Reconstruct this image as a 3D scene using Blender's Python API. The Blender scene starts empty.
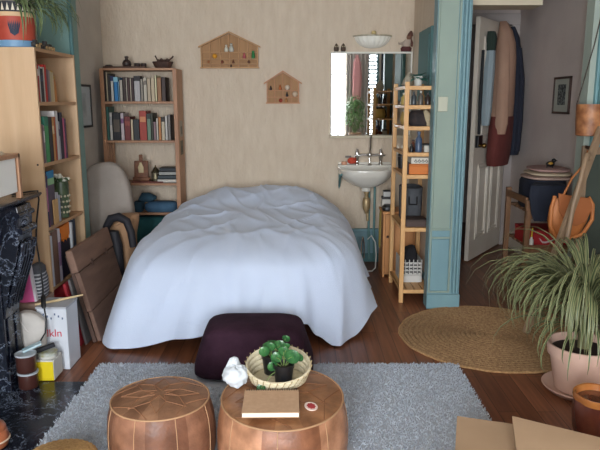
import bpy, bmesh, math, random
from mathutils import Vector, Matrix, noise
R = math.radians
C = bpy.context.scene.collection
rnd = random.Random(7)
PI = math.pi

# ------------------------------------------------------------------ materials
def lin(c):
    return tuple(((x / 255) / 12.92 if x / 255 <= .04045 else ((x / 255 + .055) / 1.055) ** 2.4) for x in c[:3]) + (1,)

MATS = {}
def mat(name, col, rough=.6, col2=None, scale=(8, 8, 8), bump=0., bscale=None, metal=0., sheen=0., alpha=None,
        trans=0., detail=4, ramp=(.35, .65), coat=0., spec=.5, emit=None, sss=0.):
    key = name
    if key in MATS:
        return MATS[key]
    m = bpy.data.materials.new(name); m.use_nodes = True
    nt = m.node_tree; b = nt.nodes['Principled BSDF']
    b.inputs['Base Color'].default_value = lin(col)
    b.inputs['Roughness'].default_value = rough
    b.inputs['Metallic'].default_value = metal
    b.inputs['Specular IOR Level'].default_value = spec
    if sheen: b.inputs['Sheen Weight'].default_value = sheen
    if coat: b.inputs['Coat Weight'].default_value = coat
    if trans: b.inputs['Transmission Weight'].default_value = trans
    if sss: b.inputs['Subsurface Weight'].default_value = sss
    if emit:
        b.inputs['Emission Color'].default_value = lin(col); b.inputs['Emission Strength'].default_value = emit
    if col2 is not None or bump:
        tc = nt.nodes.new('ShaderNodeTexCoord')
        mp = nt.nodes.new('ShaderNodeMapping'); mp.inputs['Scale'].default_value = scale
        nt.links.new(tc.outputs['Object'], mp.inputs['Vector'])
        no = nt.nodes.new('ShaderNodeTexNoise'); no.inputs['Scale'].default_value = 1; no.inputs['Detail'].default_value = detail
        nt.links.new(mp.outputs[0], no.inputs['Vector'])
        if col2 is not None:
            rp = nt.nodes.new('ShaderNodeValToRGB')
            rp.color_ramp.elements[0].position = ramp[0]; rp.color_ramp.elements[1].position = ramp[1]
            rp.color_ramp.elements[0].color = lin(col); rp.color_ramp.elements[1].color = lin(col2)
            nt.links.new(no.outputs['Fac'], rp.inputs[0]); nt.links.new(rp.outputs[0], b.inputs['Base Color'])
        if bump:
            bn = nt.nodes.new('ShaderNodeBump'); bn.inputs['Strength'].default_value = min(1, bump); bn.inputs['Distance'].default_value = .02
            src = no
            if bscale:
                mp2 = nt.nodes.new('ShaderNodeMapping'); mp2.inputs['Scale'].default_value = bscale
                nt.links.new(tc.outputs['Object'], mp2.inputs['Vector'])
                src = nt.nodes.new('ShaderNodeTexNoise'); src.inputs['Scale'].default_value = 1; src.inputs['Detail'].default_value = 3
                nt.links.new(mp2.outputs[0], src.inputs['Vector'])
            nt.links.new(src.outputs['Fac'], bn.inputs['Height']); nt.links.new(bn.outputs[0], b.inputs['Normal'])
    MATS[key] = m
    return m

def plain(col, rough=.65):
    return mat('paint_%02x%02x%02x_%d' % (*col, int(rough * 100)), col, rough)

def floor_mat():
    m = bpy.data.materials.new('floor_planks'); m.use_nodes = True
    nt = m.node_tree; N = nt.nodes.new; L = nt.links.new; b = nt.nodes['Principled BSDF']
    tc = N('ShaderNodeTexCoord'); mp = N('ShaderNodeMapping'); mp.inputs['Rotation'].default_value = (0, 0, R(90))
    L(tc.outputs['Object'], mp.inputs['Vector'])
    br = N('ShaderNodeTexBrick'); br.inputs['Scale'].default_value = 1
    br.inputs['Brick Width'].default_value = 1.1; br.inputs['Row Height'].default_value = .095
    br.inputs['Mortar Size'].default_value = .0018; br.offset = .37
    br.inputs['Color1'].default_value = lin((150, 98, 68)); br.inputs['Color2'].default_value = lin((120, 74, 50))
    br.inputs['Mortar'].default_value = lin((38, 20, 14))
    L(mp.outputs[0], br.inputs['Vector'])
    mp2 = N('ShaderNodeMapping'); mp2.inputs['Scale'].default_value = (40, 2.2, 1); L(tc.outputs['Object'], mp2.inputs['Vector'])
    no = N('ShaderNodeTexNoise'); no.inputs['Scale'].default_value = 1; no.inputs['Detail'].default_value = 6; L(mp2.outputs[0], no.inputs['Vector'])
    rp = N('ShaderNodeValToRGB'); rp.color_ramp.elements[0].position = .3; rp.color_ramp.elements[1].position = .7
    rp.color_ramp.elements[0].color = (.55, .5, .5, 1); rp.color_ramp.elements[1].color = (1.05, 1, 1, 1)
    L(no.outputs['Fac'], rp.inputs[0])
    mx = N('ShaderNodeMix'); mx.data_type = 'RGBA'; mx.blend_type = 'MULTIPLY'; mx.inputs['Factor'].default_value = 1
    L(br.outputs['Color'], mx.inputs['A']); L(rp.outputs[0], mx.inputs['B']); L(mx.outputs['Result'], b.inputs['Base Color'])
    b.inputs['Roughness'].default_value = .38
    bn = N('ShaderNodeBump'); bn.inputs['Strength'].default_value = .25; bn.inputs['Distance'].default_value = .004
    L(br.outputs['Fac'], bn.inputs['Height']); bn.invert = True; L(bn.outputs[0], b.inputs['Normal'])
    return m

def marble_mat():
    m = bpy.data.materials.new('black_marble'); m.use_nodes = True
    nt = m.node_tree; N = nt.nodes.new; L = nt.links.new; b = nt.nodes['Principled BSDF']
    tc = N('ShaderNodeTexCoord')
    n0 = N('ShaderNodeTexNoise'); n0.inputs['Scale'].default_value = 4; n0.inputs['Detail'].default_value = 5; L(tc.outputs['Object'], n0.inputs['Vector'])
    mx = N('ShaderNodeMix'); mx.data_type = 'RGBA'; mx.inputs['Factor'].default_value = .25
    L(tc.outputs['Object'], mx.inputs['A']); L(n0.outputs['Color'], mx.inputs['B'])
    n1 = N('ShaderNodeTexNoise'); n1.inputs['Scale'].default_value = 15; n1.inputs['Detail'].default_value = 8; n1.inputs['Roughness'].default_value = .62
    L(mx.outputs['Result'], n1.inputs['Vector'])
    s = N('ShaderNodeMath'); s.operation = 'SUBTRACT'; s.inputs[1].default_value = .5; L(n1.outputs['Fac'], s.inputs[0])
    a = N('ShaderNodeMath'); a.operation = 'ABSOLUTE'; L(s.outputs[0], a.inputs[0])
    rp = N('ShaderNodeValToRGB'); e = rp.color_ramp.elements
    e[0].position = 0; e[0].color = lin((150, 160, 176)); e[1].position = .024; e[1].color = lin((24, 28, 40))
    x = e.new(.007); x.color = lin((70, 78, 92))
    x = e.new(.16); x.color = lin((12, 16, 28))
    n3 = N('ShaderNodeTexNoise'); n3.inputs['Scale'].default_value = 5.5; n3.inputs['Detail'].default_value = 4; L(tc.outputs['Object'], n3.inputs['Vector'])
    mr_ = N('ShaderNodeMapRange'); mr_.inputs[1].default_value = .47; mr_.inputs[2].default_value = .30; mr_.inputs[3].default_value = 0; mr_.inputs[4].default_value = .03; L(n3.outputs['Fac'], mr_.inputs[0])
    ad = N('ShaderNodeMath'); ad.operation = 'ADD'; L(a.outputs[0], ad.inputs[0]); L(mr_.outputs[0], ad.inputs[1])
    L(ad.outputs[0], rp.inputs[0]); L(rp.outputs[0], b.inputs['Base Color']); b.inputs['Roughness'].default_value = .22
    return m

def leather_mat(name, ca, cb, cc, n, seedv):
    """patchwork leather: panels round the body take slightly different tans"""
    m = bpy.data.materials.new(name); m.use_nodes = True
    nt = m.node_tree; N = nt.nodes.new; L = nt.links.new; b = nt.nodes['Principled BSDF']
    tc = N('ShaderNodeTexCoord'); sp = N('ShaderNodeSeparateXYZ'); L(tc.outputs['Object'], sp.inputs[0])
    at = N('ShaderNodeMath'); at.operation = 'ARCTAN2'; L(sp.outputs['Y'], at.inputs[0]); L(sp.outputs['X'], at.inputs[1])
    ml = N('ShaderNodeMath'); ml.operation = 'MULTIPLY_ADD'; ml.inputs[1].default_value = n / (2 * PI); ml.inputs[2].default_value = 20 + seedv; L(at.outputs[0], ml.inputs[0])
    fl = N('ShaderNodeMath'); fl.operation = 'FLOOR'; L(ml.outputs[0], fl.inputs[0])
    wn = N('ShaderNodeTexWhiteNoise'); wn.noise_dimensions = '1D'; L(fl.outputs[0], wn.inputs['W'])
    rp = N('ShaderNodeValToRGB'); e = rp.color_ramp.elements; e[0].color = lin(ca); e[1].color = lin(cc); x = e.new(.5); x.color = lin(cb)
    L(wn.outputs['Value'], rp.inputs[0])
    no = N('ShaderNodeTexNoise'); no.inputs['Scale'].default_value = 14; no.inputs['Detail'].default_value = 7; L(tc.outputs['Object'], no.inputs['Vector'])
    r2 = N('ShaderNodeValToRGB'); r2.color_ramp.elements[0].position = .3; r2.color_ramp.elements[1].position = .72
    r2.color_ramp.elements[0].color = (.52, .47, .43, 1); r2.color_ramp.elements[1].color = (1.12, 1.1, 1.08, 1); L(no.outputs['Fac'], r2.inputs[0])
    mx = N('ShaderNodeMix'); mx.data_type = 'RGBA'; mx.blend_type = 'MULTIPLY'; mx.inputs['Factor'].default_value = 1
    L(rp.outputs[0], mx.inputs['A']); L(r2.outputs[0], mx.inputs['B']); L(mx.outputs['Result'], b.inputs['Base Color'])
    b.inputs['Roughness'].default_value = .42
    n2 = N('ShaderNodeTexNoise'); n2.inputs['Scale'].default_value = 55; n2.inputs['Detail'].default_value = 3; L(tc.outputs['Object'], n2.inputs['Vector'])
    bn = N('ShaderNodeBump'); bn.inputs['Strength'].default_value = .3; bn.inputs['Distance'].default_value = .006; L(n2.outputs['Fac'], bn.inputs['Height']); L(bn.outputs[0], b.inputs['Normal'])
    return m

def attr_mat(name, attr, ca, cb, rough=.5):
    """leaf: colour runs from ca (midrib) to cb (margin) across a strip, by the mesh's own 'edge' attribute"""
    m = bpy.data.materials.new(name); m.use_nodes = True
    nt = m.node_tree; N = nt.nodes.new; L = nt.links.new; b = nt.nodes['Principled BSDF']
    a = N('ShaderNodeAttribute'); a.attribute_name = attr
    rp = N('ShaderNodeValToRGB'); e = rp.color_ramp.elements; e[0].position = .25; e[0].color = lin(ca); e[1].position = .8; e[1].color = lin(cb)
    L(a.outputs['Fac'], rp.inputs[0]); L(rp.outputs[0], b.inputs['Base Color']); b.inputs['Roughness'].default_value = rough
    return m

def wood(name, ca, cb, along='z', rough=.5, s=1.):
    a, c = 34 * s, 2.2 * s
    sc = {'x': (c, a, a), 'y': (a, c, a), 'z': (a, a, c)}[along]
    return mat(name, ca, rough, cb, sc, bump=.12, ramp=(.3, .7))

WALL = mat('wallpaper_beige', (202, 184, 163), .85, (212, 196, 176), (17, 17, 4.5), bump=.45, bscale=(55, 55, 22), ramp=(.3, .7), detail=6)
PLAST = mat('plaster_grey', (190, 182, 172), .9, (204, 197, 187), (3, 3, 3), bump=.1, bscale=(30, 30, 30))
HALLW = mat('plaster_lilac', (206, 193, 188), .9, (218, 206, 200), (2, 2, 2), bump=.1, bscale=(30, 30, 30))
CEIL = mat('ceiling_white', (216, 212, 204), .9)
TEAL = mat('teal_paint', (112, 147, 156), .55, (122, 157, 164), (5, 5, 2))
TEALG = mat('teal_panel_green', (134, 151, 141), .6, (144, 161, 149), (3, 3, 2))
TEALD = mat('teal_dark', (82, 122, 124), .7)
WHITEP = mat('white_door_paint', (222, 212, 196), .5, (230, 221, 208), (3, 3, 3))
FLOOR = floor_mat()
MARBLE = marble_mat()
BEECH = wood('beech_side', (194, 160, 124), (206, 174, 138), 'z', .5, .6)
BEECHY = wood('beech_shelf', (172, 132, 96), (188, 148, 110), 'y', .5, .8)
OLDP = wood('old_pine', (158, 112, 82), (178, 132, 98), 'z')
OLDPX = wood('old_pine_shelf', (152, 108, 80), (172, 128, 96), 'x')
PINE = wood('pine_post', (206, 155, 98), (222, 175, 118), 'z')
PINEY = wood('pine_shelf', (200, 148, 92), (216, 168, 112), 'y')
DARKW = wood('dark_wood', (66, 42, 30), (84, 56, 40), 'x')
RACKW = wood('rack_wood', (116, 82, 56), (138, 100, 70), 'z')
CHROME = mat('chrome', (205, 205, 205), .15, metal=1)
BLACK = mat('black_plastic', (20, 20, 22), .4)
CERAM = mat('white_ceramic', (222, 218, 208), .15, coat=.3)
LINEN = mat('duvet_cotton', (200, 212, 235), .85, (205, 217, 239), (3, 3, 3), bump=.12, bscale=(160, 160, 160), sheen=.2)
PURPLE = mat('purple_velvet', (47, 28, 40), .95, (62, 39, 53), (9, 9, 9), bump=.25, bscale=(90, 90, 90), detail=6, spec=.15)
CARD = mat('cardboard', (166, 136, 106), .85, (176, 146, 116), (3, 3, 20))
PAGE = plain((228, 222, 208), .8)

# ------------------------------------------------------------------ mesh builder
class MB:
    def __init__(s, M=None):
        s.v, s.f, s.mi, s.M, s.attr = [], [], [], M or Matrix(), None
    def add(s, vs, fs, mi=0):
        k = len(s.v)
        s.v += [s.M @ Vector(p) for p in vs]
        s.f += [tuple(i + k for i in f) for f in fs]; s.mi += [mi] * len(fs)
        return s
    def box(s, x0, y0, z0, x1, y1, z1, mi=0):
        return s.add([(x0, y0, z0), (x1, y0, z0), (x1, y1, z0), (x0, y1, z0), (x0, y0, z1), (x1, y0, z1), (x1, y1, z1), (x0, y1, z1)],
                     [(0, 3, 2, 1), (4, 5, 6, 7), (0, 1, 5, 4), (1, 2, 6, 5), (2, 3, 7, 6), (3, 0, 4, 7)], mi)
    def boxc(s, c, d, rot=(0, 0, 0), mi=0):
        from mathutils import Euler
        m = Matrix.Translation(c) @ Euler([R(a) for a in rot]).to_matrix().to_4x4()
        pts = [m @ Vector((sx * d[0] / 2, sy * d[1] / 2, sz * d[2] / 2)) for sz in (-1, 1) for sx, sy in ((-1, -1), (1, -1), (1, 1), (-1, 1))]
        return s.add(pts, [(0, 3, 2, 1), (4, 5, 6, 7), (0, 1, 5, 4), (1, 2, 6, 5), (2, 3, 7, 6), (3, 0, 4, 7)], mi)
    def loft(s, rings, caps=True, closed=True, mi=0, wrap=False):
        n = len(rings[0]); vs = [p for r in rings for p in r]; fs = []
        m = len(rings)
        for i in range(m if wrap else m - 1):
            for j in range(n if closed else n - 1):
                a, b = i * n + j, i * n + (j + 1) % n; q = (i + 1) % m * n
                fs.append((a, b, q + (j + 1) % n, q + j))
        if caps and not wrap:
            fs.append(tuple(range(n))[::-1]); fs.append(tuple((m - 1) * n + j for j in range(n)))
        return s.add(vs, fs, mi)
    def lathe(s, prof, c=(0, 0, 0), seg=32, mi=0, caps=True, fn=None):
        rings = []
        for r, z in prof:
            ring = []
            for k in range(seg):
                a = 2 * PI * k / seg; rr = r * (fn(a, z) if fn else 1)
                ring.append((c[0] + rr * math.cos(a), c[1] + rr * math.sin(a), c[2] + z))
            rings.append(ring)
        return s.loft(rings, caps, True, mi)
    def cyl(s, p0, p1, r0, r1=None, seg=14, mi=0):
        return s.tube([p0, p1], [r0, r0 if r1 is None else r1], seg, mi)
    def tube(s, pts, r, seg=8, mi=0, caps=True):
        P = [Vector(p) for p in pts]; rr = r if isinstance(r, (list, tuple)) else [r] * len(P)
        t0 = (P[1] - P[0]).normalized(); up = Vector((0, 0, 1)) if abs(t0.z) < .9 else Vector((1, 0, 0))
        u = t0.cross(up).normalized(); rings = []
        for i, p in enumerate(P):
            t = (P[min(i + 1, len(P) - 1)] - P[max(i - 1, 0)]).normalized()
            u = (u - t * u.dot(t)).normalized(); w = t.cross(u)
            rings.append([p + (u * math.cos(2 * PI * k / seg) + w * math.sin(2 * PI * k / seg)) * rr[i] for k in range(seg)])
        return s.loft(rings, caps, True, mi)
    def torus(s, c, Rr, r, seg=40, n=8, mi=0, fn=None):
        rings = []
        for i in range(seg):
            a = 2 * PI * i / seg; f = fn(a) if fn else 1
            rings.append([(c[0] + (Rr * f + r * math.cos(2 * PI * k / n)) * math.cos(a), c[1] + (Rr * f + r * math.cos(2 * PI * k / n)) * math.sin(a), c[2] + r * math.sin(2 * PI * k / n)) for k in range(n)])
        return s.loft(rings, False, True, mi, True)
    def ball(s, c, r, seg=16, rings=10, mi=0, fn=None):
        if not isinstance(r, (tuple, list)): r = (r, r, r)
        vs = [(c[0], c[1], c[2] - r[2])]; fs = []
        for i in range(1, rings):
            p = -PI / 2 + PI * i / rings
            for k in range(seg):
                a = 2 * PI * k / seg; f = fn(a, p) if fn else 1
                vs.append((c[0] + r[0] * math.cos(p) * math.cos(a) * f, c[1] + r[1] * math.cos(p) * math.sin(a) * f, c[2] + r[2] * math.sin(p) * f))
        vs.append((c[0], c[1], c[2] + r[2]))
        for k in range(seg):
            fs.append((0, 1 + (k + 1) % seg, 1 + k))
            for i in range(rings - 2):
                a = 1 + i * seg
                fs.append((a + k, a + (k + 1) % seg, a + seg + (k + 1) % seg, a + seg + k))
            a = 1 + (rings - 2) * seg
            fs.append((a + k, a + (k + 1) % seg, len(vs) - 1))
        return s.add(vs, fs, mi)
    def prism(s, poly, axis, a, b, mi=0):
        def pt(p, q):
            return {'x': (q, p[0], p[1]), 'y': (p[0], q, p[1]), 'z': (p[0], p[1], q)}[axis]
        return s.loft([[pt(p, a) for p in poly], [pt(p, b) for p in poly]], True, True, mi)
    def ellipses(s, levels, seg=24, mi=0, fold=0, nf=7, ph=0, axis=None):
        """levels: (z, cx, cy, hx, hy) stacked rounded rings"""
        rings = []
        for q, (z, cx, cy, hx, hy) in enumerate(levels):
            ring = []
            for k in range(seg):
                a = 2 * PI * k / seg; ca, sa = math.cos(a), math.sin(a); e = .75
                f = 1 + fold * math.sin(nf * a + ph + q * .5)
                x = math.copysign(abs(ca) ** e, ca) * hx * f; y = math.copysign(abs(sa) ** e, sa) * hy * f
                ring.append((cx + x, cy + y, z))
            rings.append(ring)
        return s.loft(rings, True, True, mi)
    def build(s, name, mats, parent=None, smooth=False, bevel=0, sub=0, loc=None):
        if not isinstance(mats, (list, tuple)): mats = [mats]
        lo = [min(v[i] for v in s.v) for i in range(3)]; hi = [max(v[i] for v in s.v) for i in range(3)]
        if parent is not None: base = wloc(parent); 
        else: base = Vector(loc) if loc is not None else Vector(((lo[0] + hi[0]) / 2, (lo[1] + hi[1]) / 2, lo[2]))
        me = bpy.data.meshes.new(name); me.from_pydata([v - base for v in s.v], [], s.f)
        for m in mats: me.materials.append(m)
        me.polygons.foreach_set('material_index', s.mi)
        if s.attr is not None:
            at = me.attributes.new('edge', 'FLOAT', 'POINT'); at.data.foreach_set('value', s.attr)
        if len(s.f) < 40000:
            bm = bmesh.new(); bm.from_mesh(me); bmesh.ops.recalc_face_normals(bm, faces=bm.faces); bm.to_mesh(me); bm.free()
        if smooth:
            me.shade_smooth()
            if not sub: me.set_sharp_from_angle(angle=R(48))
        me.update()
        o = bpy.data.objects.new(name, me); C.objects.link(o)
        if parent is None: o.location = base
        else: o.parent = parent
        if bevel:
            bv = o.modifiers.new('bevel', 'BEVEL'); bv.width = bevel; bv.segments = 2; bv.limit_method = 'ANGLE'; bv.angle_limit = R(40)
        if sub:
            su = o.modifiers.new('sub', 'SUBSURF'); su.levels = su.render_levels = sub
        return o

def wloc(o):
    v = Vector((0, 0, 0))
    while o is not None:
        v = v + o.location; o = o.parent
    return v

def thing(name, label, cat, loc, group=None):
    o = bpy.data.objects.new(name, None); C.objects.link(o); o.location = loc; o.empty_display_size = .05
    return tag(o, label, cat, group)
def tag(o, label, cat, group=None, kind=None):
    o['label'] = label; o['category'] = cat
    if group: o['group'] = group
    if kind: o['kind'] = kind
    return o
def struct(o, kind='structure'):
    o['kind'] = kind; return o

def text_mesh(body, size, M, name, m, parent, depth=.0006):
    cu = bpy.data.curves.new(name, 'FONT'); cu.body = body; cu.size = size; cu.extrude = depth; cu.align_x = 'CENTER'
    t = bpy.data.objects.new('tmp', cu); C.objects.link(t); bpy.context.view_layer.update()
    me = bpy.data.meshes.new_from_object(t.evaluated_get(bpy.context.evaluated_depsgraph_get()))
    bpy.data.objects.remove(t); base = wloc(parent)
    for v in me.vertices: v.co = M @ v.co - base
    me.materials.clear(); me.materials.append(m); me.name = name
    o = bpy.data.objects.new(name, me); C.objects.link(o); o.parent = parent
    return o

# ------------------------------------------------------------------ room shell
XL, YB, XA, XH, YH, ZC, YF, XR = -1.78, 5.93, 1.02, 2.2, 6.65, 2.85, -2.2, 2.6
def wall(name, m, *boxes):
    mb = MB()
    for b in boxes: mb.box(*b)
    return struct(mb.build(name, m))
wall('floor', FLOOR, (-2, -2.4, -.1, 3, 8.2, 0))
wall('ceiling', CEIL, (-2, -2.4, ZC, 3, 8.2, ZC + .1))
wall('wall_left', PLAST, (XL - .12, YF - .1, 0, XL, YB + .12, ZC))
wall('wall_back', WALL, (XL, YB, 0, XA, YB + .12, ZC))
wall('wall_alcove_right', WALL, (XA, 4.62, 0, 1.165, YH, ZC))
wall('wall_hall_right', HALLW, (XH, 4.62, 0, XH + .12, 8, ZC))
wall('wall_hall_back', HALLW, (1.165, YH, 2.27, XH, YH + .12, ZC), (2.13, YH, 0, XH, YH + .12, 2.27), (1.165, YH, 0, 1.2, YH + .12, 2.27))
wall('wall_beyond_door', HALLW, (.6, 7.9, 0, XH, 8, ZC), (.5, YH, 0, .6, 8, ZC), (.6, YH, 0, 1.165, YH + .12, ZC))
wall('wall_right', PLAST, (XR, YF - .1, 0, XR + .12, 4.5, ZC))
wall('wall_front', PLAST, (XL, YF - .12, 0, XR, YF, .55), (XL, YF - .12, 2.6, XR, YF, ZC), (XL, YF - .12, .55, -1.45, YF, 2.6),
     (-.3, YF - .12, .55, .25, YF, 2.6), (1.02, YF - .12, .55, 1.44, YF, 2.6), (1.7, YF - .12, .55, XR, YF, 2.6))
wall('trim_4', mat('lintel_cream', (206, 194, 170), .6), (1.168, 4.95, 2.2, 1.80, 5.2, ZC))
# panelled pier between alcove and hall doorway
pier = struct(MB().box(.932, 4.5, 0, 1.166, 4.62, ZC).build('trim_1', TEAL))
MB().box(.952, 4.494, .6, 1.075, 4.502, 2.7).build('upper_panel', TEALG, pier)
MB().box(.952, 4.494, .14, 1.075, 4.502, .52).build('lower_panel', TEAL, pier, bevel=.003)
m = MB()
for x in (.936, 1.08): m.box(x, 4.486, .12, x + .014, 4.502, 2.8)
for z in (.12, .525, .585): m.box(.936, 4.487, z, 1.094, 4.502, z + .014)
m.build('panel_moulding', TEALG, pier, bevel=.004)
m = MB()
for x, d in ((1.1, .012), (1.125, .024), (1.15, .012)): m.cyl((x, 4.5 - d + .012, .12), (x, 4.5 - d + .012, ZC - .01), .011, seg=10)
m.build('door_moulding', TEAL, pier, smooth=True)
MB().box(.928, 4.482, 0, 1.17, 4.502, .11).build('plinth', TEAL, pier, bevel=.004)
sw = tag(MB().box(.955, 4.484, 1.43, 1.022, 4.4935, 1.53).build('wall_plate', plain((184, 186, 168)), bevel=.003),
         'plain cream plate fixed on the green panelled pier beside the doorway', 'wall plate')
# wing on the bookcase side
wing = struct(MB().box(XL, 4.48, 0, -1.545, 4.6, ZC).build('trim_2', mat('teal_wing', (112, 147, 142), .55, (122, 156, 150), (4, 4, 2))))
MB().cyl((-1.552, 4.482, .16), (-1.552, 4.482, ZC - .01), .014).build('edge_bead', TEALD, wing, smooth=True)
MB().box(XL + .005, 4.46, 0, -1.54, 4.482, .62).build('plinth', TEAL, wing, bevel=.005)
# right door jamb and wall
jam = struct(MB().box(1.99, 4.5, 0, XR, 4.62, ZC).build('trim_3', mat('jamb_pale', (170, 182, 172), .6)))
MB().box(2.03, 4.47, 0, 2.2, 4.502, ZC - .01).build('casing', mat('teal_casing', (112, 156, 162), .55), jam, bevel=.006)
MB().cyl((2.06, 4.47, .0), (2.06, 4.47, ZC - .01), .012).build('bead', TEALD, jam, smooth=True)
# dado under the basin
sk = struct(MB().box(XL, YB - .03, 0, XA, YB, .29).build('baseboard_back', TEAL, bevel=.004))
MB().box(XL, YB - .05, .29, XA, YB, .318).build('ledge', TEAL, sk, bevel=.006)
MB().box(XL, YB - .042, 0, XA, YB - .029, .08).build('plinth', TEALD, sk)
struct(MB().box(XA - .02, 4.63, 0, XA, YB - .05, .12).build('baseboard_alcove', TEAL, bevel=.004))
struct(MB().box(XH - .02, 4.63, 0, XH, YH, .12).build('baseboard_hall', WHITEP, bevel=.004))
# teal casing high on alcove side wall (tall fixed shutter panel)
tc_ = struct(MB().box(XA - .03, 5.0, 1.5, XA, 5.5, 2.06).build('trim_5', TEALD, bevel=.004))
MB().box(XA - .036, 5.05, 1.55, XA - .029, 5.45, 2.01).build('panel', TEALD, tc_)

# windows behind the viewpoint
GLASS = bpy.data.materials.new('window_glass'); GLASS.use_nodes = True
nt = GLASS.node_tree; nt.nodes.clear()
o_ = nt.nodes.new('ShaderNodeOutputMaterial'); mx = nt.nodes.new('ShaderNodeMixShader'); mx.inputs[0].default_value = .06
a_ = nt.nodes.new('ShaderNodeBsdfTransparent'); g_ = nt.nodes.new('ShaderNodeBsdfGlossy'); g_.inputs['Roughness'].default_value = .02
nt.links.new(a_.outputs[0], mx.inputs[1]); nt.links.new(g_.outputs[0], mx.inputs[2]); nt.links.new(mx.outputs[0], o_.inputs[0])
for i, (x0, x1) in enumerate(((-1.45, -.3), (.25, 1.02), (1.44, 1.7)), 1):
    m = MB(); y = YF - .06
    for a in (x0, x1 - .05): m.box(a, y - .03, .55, a + .05, y + .03, 2.6)
    for z in (.55, 2.55): m.box(x0, y - .03, z, x1, y + .03, z + .05)
    if i < 3:
        c = (x0 + x1) / 2; m.box(c - .035, y - .03, .55, c + .035, y + .03, 2.6); m.box(x0, y - .02, 2.05, x1, y + .02, 2.09)
    w = struct(m.build('window_%d' % i, TEAL if i == 3 else WHITEP, bevel=.004))
    if i == 3:
        for k in range(24):
            MB().boxc(((x0 + x1) / 2, y + .012, .65 + k * .08), (x1 - x0 - .1, .07, .008), (32, 0, 0)).build('slat', plain((120, 122, 120)), w)
    MB().box(x0 + .04, y - .003, .58, x1 - .04, y + .003, 2.57).build('pane', GLASS, w)
    MB().box(x0 - .04, YF - .02, .515, x1 + .04, YF + .09, .55).build('sill', WHITEP, w, bevel=.004)
def curtain(name, x0, x1, y, z0, z1, m, label, cat='curtain', folds=6, d=.035):
    n = 60; mb = MB(); rings = []
    for z in (z0, z0 + (z1 - z0) * .5, z1):
        f = [(x0 + (x1 - x0) * k / n, y + d * math.sin(2 * PI * folds * k / n + .4 * z) * (1 if z < z1 else .7)) for k in range(n + 1)]
        rings.append([(a, b, z) for a, b in f] + [(a, b - .004, z) for a, b in reversed(f)])
    mb.loft(rings)
    return tag(mb.build(name, m, smooth=True), label, cat)
curtain('curtain', .985, 1.45, -2.06, .05, 2.62, mat('curtain_grey', (188, 182, 180), .9), 'pale grey curtain seen in the mirror beside the bright window')
curtain('curtain', 1.72, 2.03, -2.06, .05, 2.62, mat('curtain_navy', (32, 44, 62), .9), 'dark navy curtain seen in the mirror beyond the louvred shutter', folds=4)
curtain('curtain', 2.2, 2.32, -2.08, .05, 2.62, mat('curtain_cream', (205, 200, 184), .9), 'narrow cream curtain seen in the mirror by the teal posts', folds=2, d=.02)
struct(MB().box(2.06, -2.19, 0, 2.16, -2.12, ZC - .01).build('trim_6', TEAL, bevel=.004))
struct(MB().box(2.36, -2.19, 0, 2.5, -2.12, ZC - .01).build('trim_7', TEAL, bevel=.004))
m = MB(); m.ellipses([(1.35, 1.22, -1.97, .03, .02), (1.6, 1.2, -1.97, .08, .035), (2.0, 1.21, -1.97, .09, .04), (2.3, 1.2, -1.97, .07, .035), (2.45, 1.2, -1.97, .02, .02)], fold=.12, nf=6)
tag(m.build('hanging_garment', mat('garment_pink', (206, 150, 156), .9), smooth=True), 'pink garment seen in the mirror hanging in front of the grey curtain', 'garment')
rd = MB().cyl((.9, -2.0, 2.66), (2.5, -2.0, 2.66), .014).build('curtain_rod', DARKW, smooth=True)
tag(rd, 'dark curtain rod along the window wall seen in the mirror', 'curtain rod')

# open panelled door at the end of the hall
Hd = Vector((2.115, 6.62, 0)); td = Vector((-.565, -.825, 0)).normalized(); nd = Vector((td.y * -1, td.x, 0)).normalized()
if nd.y > 0: nd = -nd
MD = Matrix(((td.x, nd.x, 0, Hd.x), (td.y, nd.y, 0, Hd.y), (0, 0, 1, 0), (0, 0, 0, 1)))   # local: x along the leaf from hinge, y out of the visible face
dr = struct(MB(MD).box(0, -.04, .012, .93, 0, 2.235).build('door_1', WHITEP, bevel=.003))
m = MB(MD)
for a, b, z0, z1 in ((.13, .42, .2, .92), (.51, .8, .2, .92), (.13, .42, 1.15, 2.08), (.51, .8, 1.15, 2.08)):
    for q in (0, .035):
        m.box(a + q, 0, z0 + q, a + q + .016, .012, z1 - q); m.box(b - q - .016, 0, z0 + q, b - q, .012, z1 - q)
        m.box(a + q, 0, z0 + q, b - q, .012, z0 + q + .016); m.box(a + q, 0, z1 - q - .016, b - q, .012, z1 - q)
m.build('panel_moulding', WHITEP, dr, bevel=.003)
MB(MD).box(.78, 0, 1.08, .905, .03, 1.19).build('lock_box', BLACK, dr, bevel=.004)
m = MB(MD); m.cyl((.86, .03, 1.1), (.86, .055, 1.1), .012); m.ball((.86, .07, 1.1), .024)
m.build('door_knob', mat('brass', (150, 120, 70), .3, metal=1), dr, smooth=True)
m = MB(); m.box(1.165, YH - .03, 0, 1.215, YH - .001, 2.25); m.box(2.12, YH - .03, 0, XH, YH - .001, 2.25); m.box(1.165, YH - .03, 2.25, XH, YH - .001, 2.36)
struct(m.build('trim_8', mat('frame_lilac', (186, 176, 172), .6), bevel=.004))

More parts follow.
